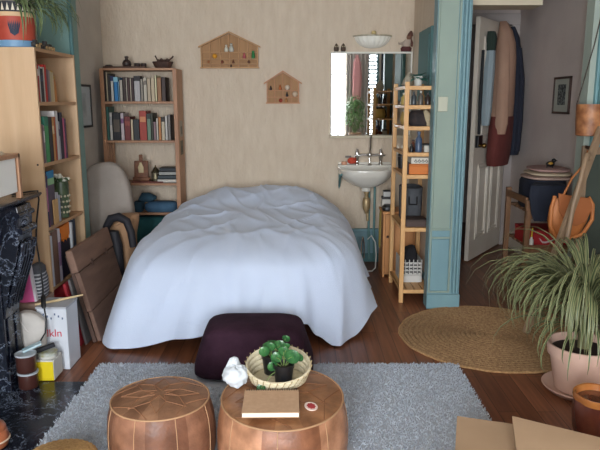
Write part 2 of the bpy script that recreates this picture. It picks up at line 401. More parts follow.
# ------------------------------------------------------------------ coats on the door
def garment(name, label, levels, m1, cat='coat', **k):
    t = thing(name, label, cat, tuple(MD @ Vector((levels[0][1], levels[0][2], levels[-1][0]))))
    return t
def garm(mb_levels, fold=.06, nf=5, ph=0):
    mb = MB(MD); mb.ellipses(mb_levels, 28, 0, fold, nf, ph); return mb
ct = thing('coat', 'long beige coat with a maroon lower band hanging on the open hall door', 'coat', tuple(MD @ Vector((.42, .12, .86))))
garm([(1.36, .53, .115, .195, .085), (1.5, .52, .115, .175, .09), (1.9, .49, .11, .135, .085), (2.04, .47, .10, .115, .075), (2.15, .45, .08, .085, .055), (2.21, .44, .06, .04, .04), (2.235, .44, .05, .02, .03)]).build('upper_body', mat('coat_beige', (164, 128, 108), .9, (178, 142, 120), (4, 4, 2)), ct, True)
garm([(.90, .53, .105, .20, .07), (.98, .545, .11, .21, .08), (1.15, .54, .115, .205, .085), (1.36, .53, .115, .196, .086)]).build('lower_band', mat('coat_maroon', (96, 42, 38), .9, (110, 52, 46), (4, 4, 3)), ct, True)
garm([(1.2, .70, .16, .04, .045), (1.3, .705, .17, .05, .055), (1.6, .66, .155, .055, .055), (1.95, .58, .12, .05, .05), (2.08, .52, .10, .04, .04)]).build('sleeve', MATS['coat_beige'], ct, True)
jk = thing('jacket', 'dark navy jacket hanging in the corner behind the beige coat', 'jacket', tuple(MD @ Vector((.25, .16, .95))))
garm([(.98, .245, .165, .07, .045), (1.1, .25, .17, .08, .05), (1.5, .25, .168, .078, .05), (1.85, .255, .15, .065, .045), (2.1, .26, .12, .045, .035), (2.2, .27, .09, .02, .02)], .05, 5, 1).build('body', mat('navy_cloth', (34, 38, 52), .9), jk, True)
garm([(1.02, .30, .215, .03, .022), (1.3, .29, .22, .035, .026), (1.7, .28, .21, .035, .026), (2.0, .27, .165, .03, .022)], .04, 5).build('sleeve', MATS['navy_cloth'], jk, True)
sh = thing('shirt', 'pale blue shirt with dark green collar hanging on the hall door', 'shirt', tuple(MD @ Vector((.74, .06, 1.3))))
garm([(1.28, .79, .05, .04, .03), (1.4, .80, .055, .05, .04), (1.8, .775, .055, .05, .04), (1.98, .74, .05, .04, .03)], .1, 6).build('body', mat('shirt_blue', (150, 164, 170), .9), sh, True)
garm([(1.95, .75, .05, .045, .035), (2.06, .74, .05, .05, .04), (2.12, .73, .04, .04, .03)], .1, 6).build('collar', mat('dark_green_cloth', (44, 58, 50), .9), sh, True)
bt = garm([(1.2, .87, .02, .012, .012), (1.5, .88, .02, .016, .015), (1.95, .87, .02, .012, .012)], .05, 5)
tag(bt.build('belt', mat('belt_black', (30, 32, 36), .7), smooth=True), 'thin black belt dangling above the lock of the hall door', 'belt')

# ------------------------------------------------------------------ hall: picture, rack and what is on it
def picture(name, label, x, y0, y1, z0, z1, sgn, frame, mount, art, tilt=0):
    t = thing(name, label, 'picture', (x, (y0 + y1) / 2, z0)); w = .018; X1 = x + sgn * .018
    xs = sorted((x, X1)); m = MB()
    m.box(xs[0], y0, z0, xs[1], y0 + w, z1); m.box(xs[0], y1 - w, z0, xs[1], y1, z1)
    m.box(xs[0], y0, z0, xs[1], y1, z0 + w); m.box(xs[0], y0, z1 - w, xs[1], y1, z1)
    m.build('frame', frame, t, bevel=.002)
    xs = sorted((x, x + sgn * .010)); MB().box(xs[0], y0 + w, z0 + w, xs[1], y1 - w, z1 - w).build('mount', mount, t)
    if art:
        xs = sorted((x + sgn * .010, x + sgn * .012)); dy, dz = (y1 - y0) * .27, (z1 - z0) * .24
        MB().box(xs[0], y0 + dy, z0 + dz, xs[1], y1 - dy, z1 - dz * .85).build('print', art, t)
    return t
picture('framed_picture', 'small dark framed print with pale mount on the lilac hall wall', XH - .001, 5.27, 5.61, 1.395, 1.70, -1,
        mat('frame_brown', (70, 50, 44), .5), plain((176, 180, 170)), mat('print_dark', (46, 50, 54), .7, (130, 138, 136), (60, 60, 60), ramp=(.45, .6)))
picture('framed_picture', 'thin black framed picture on the pale alcove wall behind the tall bookcase', XL + .001, 5.0, 5.49, 1.285, 1.635, 1,
        BLACK, plain((190, 200, 204), .3), mat('print_glare', (150, 165, 170), .3, (205, 212, 214), (9, 9, 9)))  # pale mount and print colours paint in the white reflection of picture glass

rk = thing('storage_rack', 'low brown wooden slatted rack standing against the hall wall', 'rack', (1.95, 5.1, 0))
for x in (1.765, 2.14):
    for y in (4.86, 5.34):
        MB().box(x - .02, y - .02, 0, x + .02, y + .02, .79 if y > 5 else .75).build('post', RACKW, rk, bevel=.003)
for z in (.085, .365, .64):
    m = MB()
    for k in range(5): m.box(1.785, 4.87 + k * .105, z, 2.12, 4.87 + k * .105 + .075, z + .018)
    m.build('shelf', RACKW, rk, bevel=.002)
    MB().box(1.745, 4.83, z - .03, 2.16, 4.85, z + .035).build('rail', wood('rack_pale', (168, 132, 96), (188, 150, 112), 'x') if z < .1 else RACKW, rk, bevel=.002)
for z in (.05, .72): MB().box(1.742, 4.86, z, 1.762, 5.34, z + .05).build('side_rail', RACKW, rk, bevel=.002)
# dark storage box with draped jacket on top shelf
bx = thing('storage_box', 'navy cloth storage box on top of the hall rack under the papers', 'box', (1.96, 5.08, .66))
m = MB(); m.ellipses([(.6585, 1.952, 5.10, .15, .19), (.68, 1.952, 5.10, .162, .205), (.87, 1.952, 5.10, .162, .205), (.892, 1.952, 5.10, .15, .19)], 28); m.build('body', mat('navy_box', (22, 27, 42), .85, (30, 36, 52), (8, 8, 8)), bx, True)
m = MB(); m.ellipses([(.60, 1.88, 4.79, .09, .022), (.66, 1.89, 4.79, .125, .026), (.80, 1.885, 4.795, .14, .03), (.872, 1.89, 4.81, .13, .04), (.885, 1.9, 4.85, .1, .05)], 28, 0, .05, 6); m.build('hanging_flap', MATS['navy_box'], bx, True)
cols = [((176, 148, 136), 'folded pinkish cloth lowest in the pile on the navy box'), ((196, 178, 152), 'folded cream cloth in the middle of the pile on the navy box'), ((170, 136, 130), 'folded dusty rose cloth on top of the pile on the navy box')]
z = .893
for i, (c, l) in enumerate(cols):
    w = .19 - i * .022; m = MB(); m.ellipses([(z + .002, 1.98 + i * .006, 5.08, w - .02, .18), (z + .010, 1.98, 5.08, w, .2), (z + .022, 1.98, 5.08, w, .2), (z + .03, 1.98 + i * .006, 5.08, w - .03, .17)], 28, 0, .02, 5, i)
    tag(m.build('folded_cloth', plain(c, .9), smooth=True), l, 'cloth', 'folded cloths on the hall rack'); z += .031
bd = thing('bird_figurine', 'tiny dark bird figure perched on the folded cloths of the hall rack', 'figurine', (1.965, 5.0, z + .001))
m = MB(); m.ball((1.965, 5.0, z + .03), (.035, .022, .022)); m.cyl((1.94, 5.0, z), (1.94, 5.0, z + .025), .004); m.cyl((1.985, 5, z), (1.985, 5, z + .025), .004); m.build('body', BLACK, bd, True)
m = MB(); m.ball((1.99, 5.0, z + .057), .017); m.cyl((2.0, 5, z + .057), (2.022, 5, z + .054), .006, .001); m.build('head', BLACK, bd, True)
m = MB(); m.ball((1.962, 4.985, z + .035), (.02, .008, .012)); m.build('wing', mat('amber', (176, 130, 40), .5), bd, True)
# red shoe box with white swoosh
RED = mat('shoebox_red', (178, 34, 40), .6)
sb = thing('shoe_box', 'bright red shoe box with a white curved tick on the middle shelf', 'box', (1.97, 5.03, .384))
MB().box(1.79, 4.888, .384, 2.112, 5.2, .478).build('body', RED, sb, bevel=.002)
MB().box(1.788, 4.884, .478, 2.115, 5.205, .505).build('lid', mat('shoebox_lid', (166, 28, 34), .6), sb, bevel=.002)
pts = [(-.075, .022), (-.06, -.004), (-.045, -.02), (-.02, -.022), (.02, -.008), (.085, .03), (.02, .003), (-.025, -.008), (-.045, -.006), (-.055, .004), (-.06, .012)]
m = MB(); m.prism([(1.95 + a, .425 + b) for a, b in pts], 'y', 4.885, 4.8885); m.build('tick_mark', plain((226, 206, 204)), sb)
bo = thing('bottle', 'small white bottle with a yellow stick beside the red shoe box', 'bottle', (1.80, 4.9, .384))
m = MB(); m.lathe([(.016, 0), (.018, .01), (.018, .05), (.008, .065), (.008, .075)], (1.809, 4.866, .384), 14); m.build('body', plain((222, 222, 214), .3), bo, True)
m = MB(); m.cyl((1.809, 4.866, .455), (1.812, 4.866, .53), .006); m.build('stick', plain((206, 170, 40)), bo, True)
m = MB(); m.ellipses([(.104, 1.84, 5.0, .03, .09), (.12, 1.84, 5.0, .045, .115), (.16, 1.85, 5.02, .04, .1), (.2, 1.86, 5.08, .034, .06), (.21, 1.86, 5.08, .02, .04)], 20)
tag(m.build('dark_shoe', mat('shoe_navy', (26, 28, 40), .6), smooth=True), 'navy shoe on the lowest shelf of the hall rack', 'shoe')
m = MB(); m.ellipses([(.104, 1.99, 5.0, .035, .09), (.12, 1.99, 5.0, .05, .115), (.16, 2.0, 5.02, .045, .1), (.2, 2.0, 5.08, .036, .06), (.21, 2.0, 5.08, .02, .04)], 20)
tag(m.build('dark_shoe', mat('shoe_maroon', (66, 36, 38), .6), smooth=True), 'dull maroon shoe on the lowest shelf of the hall rack', 'shoe')
m = MB(); P = [(1.78, 4.80, .285), (1.86, 4.76, .27), (1.97, 4.72, .285), (2.04, 4.73, .33), (2.12, 4.78, .37), (2.19, 4.84, .34)]
# orange leather bag propped in front of rack
lb = thing('leather_bag', 'tan orange leather shoulder bag hanging between the hall rack and the leaning frame', 'bag', (1.875, 4.36, .55))
TAN = mat('tan_leather', (176, 104, 52), .55, (196, 122, 64), (7, 7, 7), bump=.1, bscale=(60, 60, 60))
m = MB(); m.ellipses([(.555, 1.85, 4.36, .05, .03), (.58, 1.85, 4.36, .10, .045), (.68, 1.86, 4.36, .135, .05), (.78, 1.87, 4.36, .14, .045), (.84, 1.875, 4.36, .125, .03)], 28, 0, .03, 5); m.build('pouch', TAN, lb, True)
m = MB(); m.prism([(1.76, .885), (1.86, .865), (1.98, .85), (2.0, .78), (1.965, .69), (1.90, .655), (1.82, .68), (1.775, .76)], 'y', 4.296, 4.308); m.build('flap', mat('tan_flap', (158, 90, 44), .55), lb, bevel=.004)
m = MB(); m.tube([(1.75, 4.33, .86), (1.725, 4.31, .78), (1.72, 4.30, .66), (1.76, 4.30, .58), (1.85, 4.30, .565), (1.95, 4.30, .60), (2.01, 4.31, .70), (2.015, 4.33, .80), (1.985, 4.34, .85)], .014, 8); m.build('strap', TAN, lb, True)
m = MB(); m.tube([(1.80, 4.33, .85), (1.86, 4.34, .98), (1.93, 4.325, 1.08), (1.95, 4.33, 1.172)], .008, 8); m.build('shoulder_strap', TAN, lb, True)
# slanted wooden frame with dark green panel
def lean(px):
    return px
fr = thing('slanted_frame', 'folded wooden frame with a dark green cloth panel leaning by the doorway jamb', 'folding chair', (2.0, 4.2, 0))
A0, A1 = Vector((1.455, 3.897, .032)), Vector((1.985, 4.24, 1.33))
B0 = Vector((1.965, 4.40, .003)); B1 = Vector((1.965, 4.40, 1.2)); D0 = Vector((2.5, 4.40, .003)); D1 = Vector((2.5, 4.40, 1.2))
def bar(mb, p, q, w, d):
    t = (q - p).normalized(); u = Vector((.9, .42, 0)).normalized(); u = (u - t * u.dot(t)).normalized(); n = t.cross(u)
    r = lambda c: [c + u * (w / 2) * a + n * (d / 2) * b for a, b in ((-1, -1), (1, -1), (1, 1), (-1, 1))]
    mb.loft([r(p), r(q)])
WEATH = wood('weathered_wood', (134, 110, 86), (154, 128, 102), 'z')
m = MB(); bar(m, A0, A1, .05, .03); m.build('side_rail', WEATH, fr, bevel=.006)
m = MB(); m.box(1.94, 4.385, .003, 1.985, 4.415, 1.2); m.build('back_rail', WEATH, fr, bevel=.006)
m = MB(); m.box(2.48, 4.385, .003, 2.525, 4.415, 1.2); m.build('back_rail', WEATH, fr, bevel=.006)
for z_ in (.28, 1.14): MB().box(1.985, 4.388, z_, 2.48, 4.412, z_ + .05).build('cross_rail', WEATH, fr, bevel=.004)
MB().box(1.985, 4.395, .33, 2.48, 4.403, 1.14).build('cloth_panel', mat('green_canvas', (58, 66, 58), .85), fr)
MB().cyl((1.96, 4.25, 1.19), (1.965, 4.4, 1.19), .012).build('hinge_pin', DARKW, fr, True)
m = MB(); m.tube([(1.72, 4.02, .60), (1.755, 4.04, .85), (1.80, 4.06, 1.02), (1.825, 4.08, 1.13), (1.84, 4.1, 1.16), (1.865, 4.12, 1.16), (1.88, 4.13, 1.13)], [.016, .016, .016, .017, .018, .017, .012], 10); m.build('prop_arm', WEATH, fr, True)
# hanging pot on cords
hp = thing('hanging_pot', 'brown mottled cylindrical pot hanging on cords beside the doorway', 'hanging pot', (1.955, 4.35, 1.245))
COP = mat('mottled_copper', (128, 76, 46), .45, (186, 128, 84), (14, 14, 14), bump=.15, bscale=(40, 40, 40))
m = MB(); m.lathe([(.078, 1.245), (.085, 1.25), (.09, 1.32), (.094, 1.445), (.094, 1.455), (.086, 1.455), (.084, 1.3), (.0, 1.27)], (1.955, 4.35, 0), 32); m.build('body', COP, hp, True)
m = MB()
for a in (2.9, .2): m.tube([(1.955 + .092 * math.cos(a), 4.35 + .092 * math.sin(a), 1.45), (1.955 + .045 * math.cos(a) + .04, 4.37, 1.85), (2.05, 4.44, 2.3)], .004, 6)
m.build('cord', plain((64, 52, 44)), hp, True)

hp.location.z += .025

# ------------------------------------------------------------------ books
ORD = 'first second third fourth fifth sixth seventh eighth ninth tenth eleventh twelfth thirteenth fourteenth fifteenth sixteenth seventeenth eighteenth nineteenth twentieth'.split()
def book(M, w, h, d, col, label, group, band=None, top=None):
    """spine in the local plane y=0 facing -y, thickness along x"""
    mb = MB(M); t = min(.003, w * .2)
    mb.box(0, 0, 0, t, d, h); mb.box(w - t, 0, 0, w, d, h); mb.box(0, 0, 0, w, t, h)
    mb.box(t, t, .003, w - t, d - .003, h - .003, 1)
    ms = [plain(col, .55), PAGE]
    if band:
        ms.append(plain(band, .6)); a, b = rnd.choice(((.62, .8), (.55, .85), (.7, .88), (.3, .75)))
        mb.box(w * .12, -.0006, h * a, w * .88, .0002, h * b, 2)
    if top:
        ms.append(plain(top, .6)); mb.box(-.0004, -.0006, h * .8, w + .0004, d * .5, h + .0004, len(ms) - 1)
    o = mb.build('book', ms)
    return tag(o, label, 'book', group)
def row(books, start, axis, z, plane, d, shelf, end, group):
    p = start
    for i, b in enumerate(books):
        cname, col, w, h = b[:4]; opt = b[4] if len(b) > 4 else {}
        p += opt.get('gap', 0)
        if axis == 'x': M = Matrix.Translation((p, plane + opt.get('in', 0), z + .001))
        else:           # spines face +x, row runs along +y
            M = Matrix.Translation((plane - opt.get('in', 0), p, z + .001)) @ Matrix.Rotation(PI / 2, 4, 'Z')
        book(M, w - .0012, h, opt.get('d', d), col, '%s book, %s from the %s, %s' % (cname, ORD[i], end, shelf), group, opt.get('band'), opt.get('top'))
        p += w
    return p

# ------------------------------------------------------------------ back bookcase in the corner
bc = thing('bookcase', 'old pine open bookcase in the alcove corner beside the bed head', 'bookcase', (-1.41, 5.77, 0))
X0, X1, Y0, Y1 = -1.722, -1.06, 5.62, 5.875
for xa, nm in ((X0, 'side_panel'), (X1 - .022, 'side_panel')):
    MB().box(xa, Y0, 0, xa + .022, Y1, 1.775).build(nm, OLDP, bc, bevel=.002)
for xa in (X0, X1 - .035): MB().box(xa, Y0 - .014, 0, xa + .035, Y0, 1.775).build('front_post', OLDP, bc, bevel=.003)
m = MB()
for k in range(3): m.box(X0 + .024, Y0 + .03 + k * .075, .80, X0 + .034, Y0 + .075 + k * .075, 1.13)
m.build('side_slat', OLDP, bc, bevel=.002)
SH = [1.76, 1.478, 1.142, .765, .50, .1]
for z in SH: MB().box(X0 + .022, Y0 - .004, z, X1 - .022, Y1, z + .02).build('shelf', OLDPX, bc, bevel=.002)
S = 'upper shelf of the corner bookcase'
row([('dark brown', (48, 34, 28), 0.0184, .255), ('cream', (196, 180, 150), 0.0152, .25), ('charcoal', (52, 46, 44), 0.0239, .235), ('white', (198, 194, 186), 0.0260, .215, {'top': (44, 52, 92)}),
     ('bright blue', (44, 120, 176), 0.0369, .205, {'top': (140, 190, 206)}), ('light blue', (120, 160, 184), 0.0130, .17), ('pale grey', (168, 160, 148), 0.0282, .18), ('dark brown narrow', (54, 36, 32), 0.0282, .205),
     ('white slim', (196, 184, 168), 0.0109, .2), ('maroon', (66, 36, 34), 0.0239, .2), ('cream slim', (206, 192, 172), 0.0109, .195), ('dark maroon', (58, 34, 34), 0.0239, .2),
     ('silver grey', (170, 166, 166), 0.0542, .215, {'top': (46, 42, 44)}), ('grey', (134, 126, 116), 0.0260, .19), ('off-white', (186, 176, 160), 0.0325, .2, {'band': (120, 110, 100)}), ('beige', (178, 160, 136), 0.0325, .195),
     ('sand coloured', (186, 168, 140), 0.0347, .2), ('pale yellow', (216, 208, 168), 0.0184, .22), ('tan brown', (148, 104, 68), 0.0391, .2), ('dark brown wide', (62, 44, 38), 0.0369, .205)],
    X0 + .026, 'x', 1.498, 5.64, .17, S, 'corner', 'books on the upper shelf of the corner bookcase')
S = 'middle shelf of the corner bookcase'
row([('tall dark green', (52, 96, 86), .026, .29), ('white', (196, 192, 184), .026, .24, {'band': (160, 160, 160)}), ('black', (34, 34, 38), .07, .24, {'band': (90, 80, 70)}), ('white and lilac', (186, 172, 176), .032, .235, {'band': (120, 80, 120)}),
     ('dark red', (108, 40, 40), .056, .205, {'band': (140, 70, 60)}), ('cream', (196, 178, 148), .022, .18), ('charcoal', (44, 44, 46), .054, .18), ('red', (156, 58, 46), .066, .255, {'band': (196, 130, 90)}),
     ('grey green', (104, 126, 108), .036, .23, {'top': (54, 60, 56)}), ('dark olive', (66, 66, 54), .02, .235), ('mauve', (140, 112, 116), .024, .16), ('white slim', (196, 186, 174), .02, .19), ('orange tan', (180, 118, 66), .026, .2),
     ('cream and black', (190, 176, 152), .032, .2, {'top': (52, 44, 40)}), ('white narrow', (192, 186, 180), .024, .21), ('grey', (118, 110, 106), .026, .22)],
    X0 + .03, 'x', 1.162, 5.64, .17, S, 'corner', 'books on the middle shelf of the corner bookcase')
# things on the third shelf
tr = MB().box(-1.5, 5.64, .7855, -1.22, 5.78, .797).build('carved_tray', mat('tray_red', (104, 52, 44), .6), bevel=.003)
tag(tr, 'flat reddish wooden tray on the third shelf of the corner bookcase', 'tray')
ic = thing('carved_stand', 'carved wooden shrine plaque with pale figure on the red tray', 'ornament', (-1.42, 5.7, .798))
m = MB(); m.boxc((-1.425, 5.71, .815), (.15, .06, .032)); m.boxc((-1.425, 5.715, .9), (.125, .022, .15), (-8, 0, 0)); m.boxc((-1.43, 5.728, 1.0), (.03, .02, .06)); m.build('body', mat('carved_wood', (96, 56, 36), .6, (124, 78, 50), (30, 30, 30)), ic, bevel=.005)
m = MB(); m.ellipses([(.87, -1.425, 5.70, .022, .006), (.92, -1.425, 5.694, .026, .008), (.95, -1.425, 5.692, .012, .006), (.962, -1.425, 5.692, .01, .005)], 14); m.build('pale_figure', plain((196, 178, 140)), ic, True)
lt = thing('metal_lantern', 'small dark metal lantern with arched top beside the carved plaque', 'ornament', (-1.295, 5.7, .798))
m = MB()
for a in range(6): m.cyl((-1.295 + .032 * math.cos(a * PI / 3), 5.7 + .032 * math.sin(a * PI / 3), .8), (-1.295 + .032 * math.cos(a * PI / 3), 5.7 + .032 * math.sin(a * PI / 3), .875), .005)
m.lathe([(.04, 0), (.04, .012), (.03, .014)], (-1.295, 5.7, .798)); m.lathe([(.04, .075), (.036, .085), (.02, .11), (.006, .125), (.004, .14)], (-1.295, 5.7, .798)); m.build('cage', mat('pewter', (70, 62, 46), .4, metal=.6), lt, True)
m = MB(); m.lathe([(.014, .014), (.018, .03), (.016, .06), (.006, .07)], (-1.295, 5.7, .798)); m.build('pale_core', plain((200, 186, 150)), lt, True)
for i, (c, w, l) in enumerate([((190, 184, 176), .17, 'white closed book lying at the bottom of the small flat stack'), ((40, 52, 58), .165, 'dark teal closed book second in the small flat stack'), ((150, 150, 146), .155, 'grey closed book third in the small flat stack'), ((34, 38, 44), .15, 'black closed book on top of the small flat stack')]):
    M = Matrix.Translation((-1.10, 5.65, .786 + i * .0335)) @ Matrix.Rotation(-PI / 2, 4, 'Y')
    book(M, .032, w, .14, c, l, 'flat books on the third shelf')
# blue cloths on the lower shelf
DTE = mat('dark_teal_cloth', (30, 58, 74), .9, (42, 74, 90), (8, 8, 8)); BLU = mat('slate_blue_cloth', (52, 84, 112), .9, (66, 98, 124), (8, 8, 8))
m = MB(); m.ellipses([(.5215, -1.255, 5.70, .13, .07), (.55, -1.255, 5.70, .152, .09), (.585, -1.255, 5.70, .15, .085), (.61, -1.25, 5.70, .12, .06)], 26, 0, .03, 7)
tag(m.build('folded_blanket', BLU, smooth=True), 'slate blue folded blanket on the lower shelf of the corner bookcase', 'blanket')
m = MB(); m.ellipses([(.612, -1.385, 5.68, .05, .04), (.63, -1.38, 5.68, .08, .055), (.66, -1.37, 5.68, .075, .05), (.69, -1.39, 5.69, .035, .03)], 22, 0, .06, 5)
m.M = Matrix.Identity(4); m.ellipses([(.5215, -1.46, 5.69, .04, .06), (.56, -1.46, 5.69, .045, .07), (.613, -1.45, 5.69, .045, .06)], 20, 0, .05, 5)
tag(m.build('rolled_cloth', DTE, smooth=True), 'dark teal rolled cloth on the corner side of the blue blanket', 'cloth')
m = MB(); m.ellipses([(.1215, -1.36, 5.72, .20, .08), (.15, -1.36, 5.72, .22, .095), (.26, -1.36, 5.72, .225, .097), (.38, -1.36, 5.72, .22, .096), (.45, -1.36, 5.72, .20, .085), (.47, -1.35, 5.72, .14, .06)], 26, 0, .03, 7)
tag(m.build('folded_quilt', mat('teal_quilt', (28, 78, 82), .9, (40, 94, 96), (8, 8, 8)), smooth=True), 'dark green-blue folded quilt on the bottom shelf of the corner bookcase', 'quilt')
# top of bookcase
m = MB(); m.box(-1.71, 5.68, 1.7805, -1.34, 5.8, 1.79); m.box(-1.71, 5.68, 1.79, -1.34, 5.684, 1.797)
tag(m.build('wooden_tray', DARKW, bevel=.002), 'long thin dark tray on top of the corner bookcase', 'tray')
m = MB(); m.lathe([(.02, 0), (.036, .014), (.04, .034), (.03, .056), (.014, .066), (.013, .078), (.018, .084), (.018, .092), (.008, .096)], (-1.515, 5.74, 1.7905), 20)
tag(m.build('round_bottle', mat('dark_clay', (50, 36, 32), .5), smooth=True), 'small round dark clay bottle on the tray over the bookcase', 'bottle')
for i, (x, l) in enumerate(((-1.425, 'small dark ridged cup on the tray next to the clay bottle'), (-1.37, 'small dark ridged cup at the outer end of the tray'))):
    m = MB(); m.lathe([(.02, 0), (.025, .006), (.025, .034), (.021, .036), (.02, .01)], (x, 5.74, 1.7905), 18, fn=lambda a, z: 1 + .05 * math.cos(9 * a))
    tag(m.build('dark_cup', MATS['dark_clay'], smooth=True), l, 'cup', 'dark cups on the bookcase tray')
m = MB(); m.ball((-1.675, 5.74, 1.802), (.035, .03, .012)); tag(m.build('dark_shell', MATS['dark_clay'], smooth=True), 'flat dark shell at the corner end of the tray', 'shell')
bk = thing('boat_basket', 'dark woven boat-shaped basket with two projecting handles on the bookcase', 'basket', (-1.2, 5.74, 1.781))
m = MB(); m.ellipses([(1.781, -1.2, 5.74, .06, .04), (1.80, -1.2, 5.74, .075, .05), (1.835, -1.2, 5.74, .09, .058), (1.84, -1.2, 5.74, .084, .053), (1.81, -1.2, 5.74, .066, .04)], 30, 0, .03, 14); m.build('body', mat('dark_wicker', (56, 36, 30), .7, (78, 52, 42), (90, 90, 40)), bk, True)
m = MB(); m.tube([(-1.2, 5.74, 1.82), (-1.15, 5.74, 1.845), (-1.105, 5.74, 1.885)], .007, 8); m.build('handle', MATS['dark_wicker'], bk, True)
m = MB(); m.tube([(-1.22, 5.74, 1.82), (-1.25, 5.74, 1.86), (-1.265, 5.74, 1.89)], .006, 8); m.build('handle', MATS['dark_wicker'], bk, True)
m = MB()
for k in range(4): m.ball((-1.235 + k * .025, 5.735, 1.845 + .008 * (k % 2)), .015)
m.build('contents', mat('dark_nuts', (70, 48, 40), .6), bk, True)
# cards stuck on the bookcase side
for z0, z1, c, l in ((1.19, 1.33, (150, 140, 124), 'pale postcard on the side of the corner bookcase'), (1.03, 1.155, (92, 84, 62), 'olive brown postcard below the pale one on the bookcase side')):
    m = MB(); m.box(X1 + .0005, 5.68, z0, X1 + .0025, 5.80, z1); m.box(X1 + .0025, 5.70, z0 + .02, X1 + .003, 5.78, z1 - .05, 1)
    tag(m.build('picture_postcard', [plain(c), plain(tuple(int(q * .7) for q in c))]), l, 'postcard')

# ------------------------------------------------------------------ little house shelves on the wall
def house(label, x0, x1, z0, ze, za, cols, rows, m1, roof_over):
    xm = (x0 + x1) / 2; t = thing('house_shelf', label, 'shelf', (xm, YB - .03, z0)); ya, yb = YB - .042, YB - .001
    MB().prism([(x0 + .01, z0 + .01), (x1 - .01, z0 + .01), (x1 - .01, ze), (xm, za - .01), (x0 + .01, ze)], 'y', YB - .008, yb).build('back_board', mat(m1.name + '_back', (156, 116, 76), .7, (172, 130, 88), (20, 20, 4)), t)
    m = MB(); m.box(x0, ya, z0, x0 + .009, yb, ze); m.box(x1 - .009, ya, z0, x1, yb, ze); m.box(x0 - .008, ya - .004, z0, x1 + .008, yb, z0 + .01); m.build('case', m1, t)
    m = MB(); k = (za - ze) / (xm - x0)
    for s in (-1, 1):
        xe = x0 - roof_over if s < 0 else x1 + roof_over; zz = ze - k * roof_over
        m.prism([(xe, zz - .006), (xe, zz + .006), (xm, za + .006), (xm, za - .006)], 'y', ya - .004, yb)
    m.build('roof', m1, t)
    m = MB()
    for f in cols:
        x = x0 + (x1 - x0) * f; top = ze + k * min(x - x0, x1 - x); m.box(x - .003, ya + .004, z0 + .01, x + .003, yb, top - .008)
    for f in rows:
        z = z0 + (ze - z0) * f; m.box(x0 + .009, ya + .004, z - .003, x1 - .009, yb, z + .003)
    m.build('divider', m1, t)
    return t
HW = wood('house_wood', (172, 126, 78), (190, 144, 92), 'x'); HW2 = wood('house_wood_red', (176, 118, 78), (194, 136, 92), 'x')
house('wide house-shaped wooden display shelf, the bigger and higher of the two', -.89, -.375, 1.79, 1.985, 2.105, (.16, .34, .5, .66, .82), (.2, .42, .72), HW, .02)
house('small house-shaped wooden display shelf below the wide one, nearer the mirror', -.302, -.008, 1.478, 1.672, 1.765, (.25, .5, .75), (.3, .6), HW2, .025)
def mini(name, label, x, z, col, k=0, s=1., cat='trinket'):
    m = MB(); y = YB - .03
    if k == 0: m.lathe([(.012 * s, 0), (.016 * s, .012 * s), (.012 * s, .03 * s), (.006 * s, .036 * s), (.009 * s, .046 * s), (.003 * s, .052 * s)], (x, y, z), 14)
    elif k == 1: m.lathe([(.006 * s, 0), (.017 * s, .012 * s), (.018 * s, .02 * s), (.012 * s, .031 * s), (.003 * s, .035 * s)], (x, y, z), 16)
    else: m.lathe([(.015 * s, 0), (.015 * s, .03 * s), (.013 * s, .032 * s), (.013 * s, .06 * s), (.002 * s, .066 * s)], (x, y, z), 14)
    tag(m.build(name, plain(col, .5), smooth=True), label, cat, 'trinkets in the house shelves')
z1, z2, z3 = 1.8015, 1.832, 1.876
mini('yellow_trinket', 'orange yellow trinket in the wide house shelf', -.765, z3, (214, 150, 40), 1, 1.2)
mini('green_trinket', 'bright green tall trinket in the wide house shelf', -.42, z3, (40, 120, 66), 2, 1.05)
mini('pink_trinket', 'pink doll trinket beside the green one in the wide house shelf', -.5, z3, (176, 84, 88), 0, 1.0)
mini('white_trinket', 'white trinket high under the roof of the wide house shelf', -.66, 1.9345, (206, 200, 184), 0, 1.2)
mini('white_trinket', 'whitish trinket under the ridge of the wide house shelf', -.615, 1.9345, (188, 186, 176), 0, 1.45)
mini('dark_trinket', 'dark brown trinket in the bottom row of the wide house shelf', -.62, z1, (58, 36, 28), 0, .5)
mini('brown_trinket', 'brown trinket in the middle row of the wide house shelf', -.6, z2, (110, 66, 40), 0, .7)
for x, c, l in ((-.82, (150, 92, 50), 'amber bead in the wide house shelf nearest the bookcase'), (-.7, (120, 60, 40), 'rust bead in the wide house shelf below the yellow trinket'), (-.46, (96, 60, 44), 'brown bead in the wide house shelf below the pink doll')): mini('bead', l, x, z2, c, 1, .8)
mini('dark_trinket', 'black trinket at the edge of the small house shelf', -.265, 1.598, (44, 30, 28), 0, .75)
mini('white_trinket', 'round white trinket high in the small house shelf', -.115, 1.60, (214, 196, 176), 1, 1.25)
mini('white_trinket', 'round cream trinket near the mirror side of the small house shelf', -.045, 1.54, (210, 186, 160), 1, 1.35)
mini('dark_trinket', 'small black and white trinket in the middle of the small house shelf', -.118, 1.54, (40, 30, 32), 0, .8)
mini('orange_trinket', 'orange trinket under the ridge of the small house shelf', -.18, 1.60, (178, 96, 44), 0, .9)
mini('red_trinket', 'dark red trinket in the bottom row of the small house shelf', -.175, 1.489, (150, 56, 36), 1, 1.0)
mini('tan_trinket', 'tan trinket in the bottom row of the small house shelf', -.125, 1.489, (176, 120, 66), 0, .8)

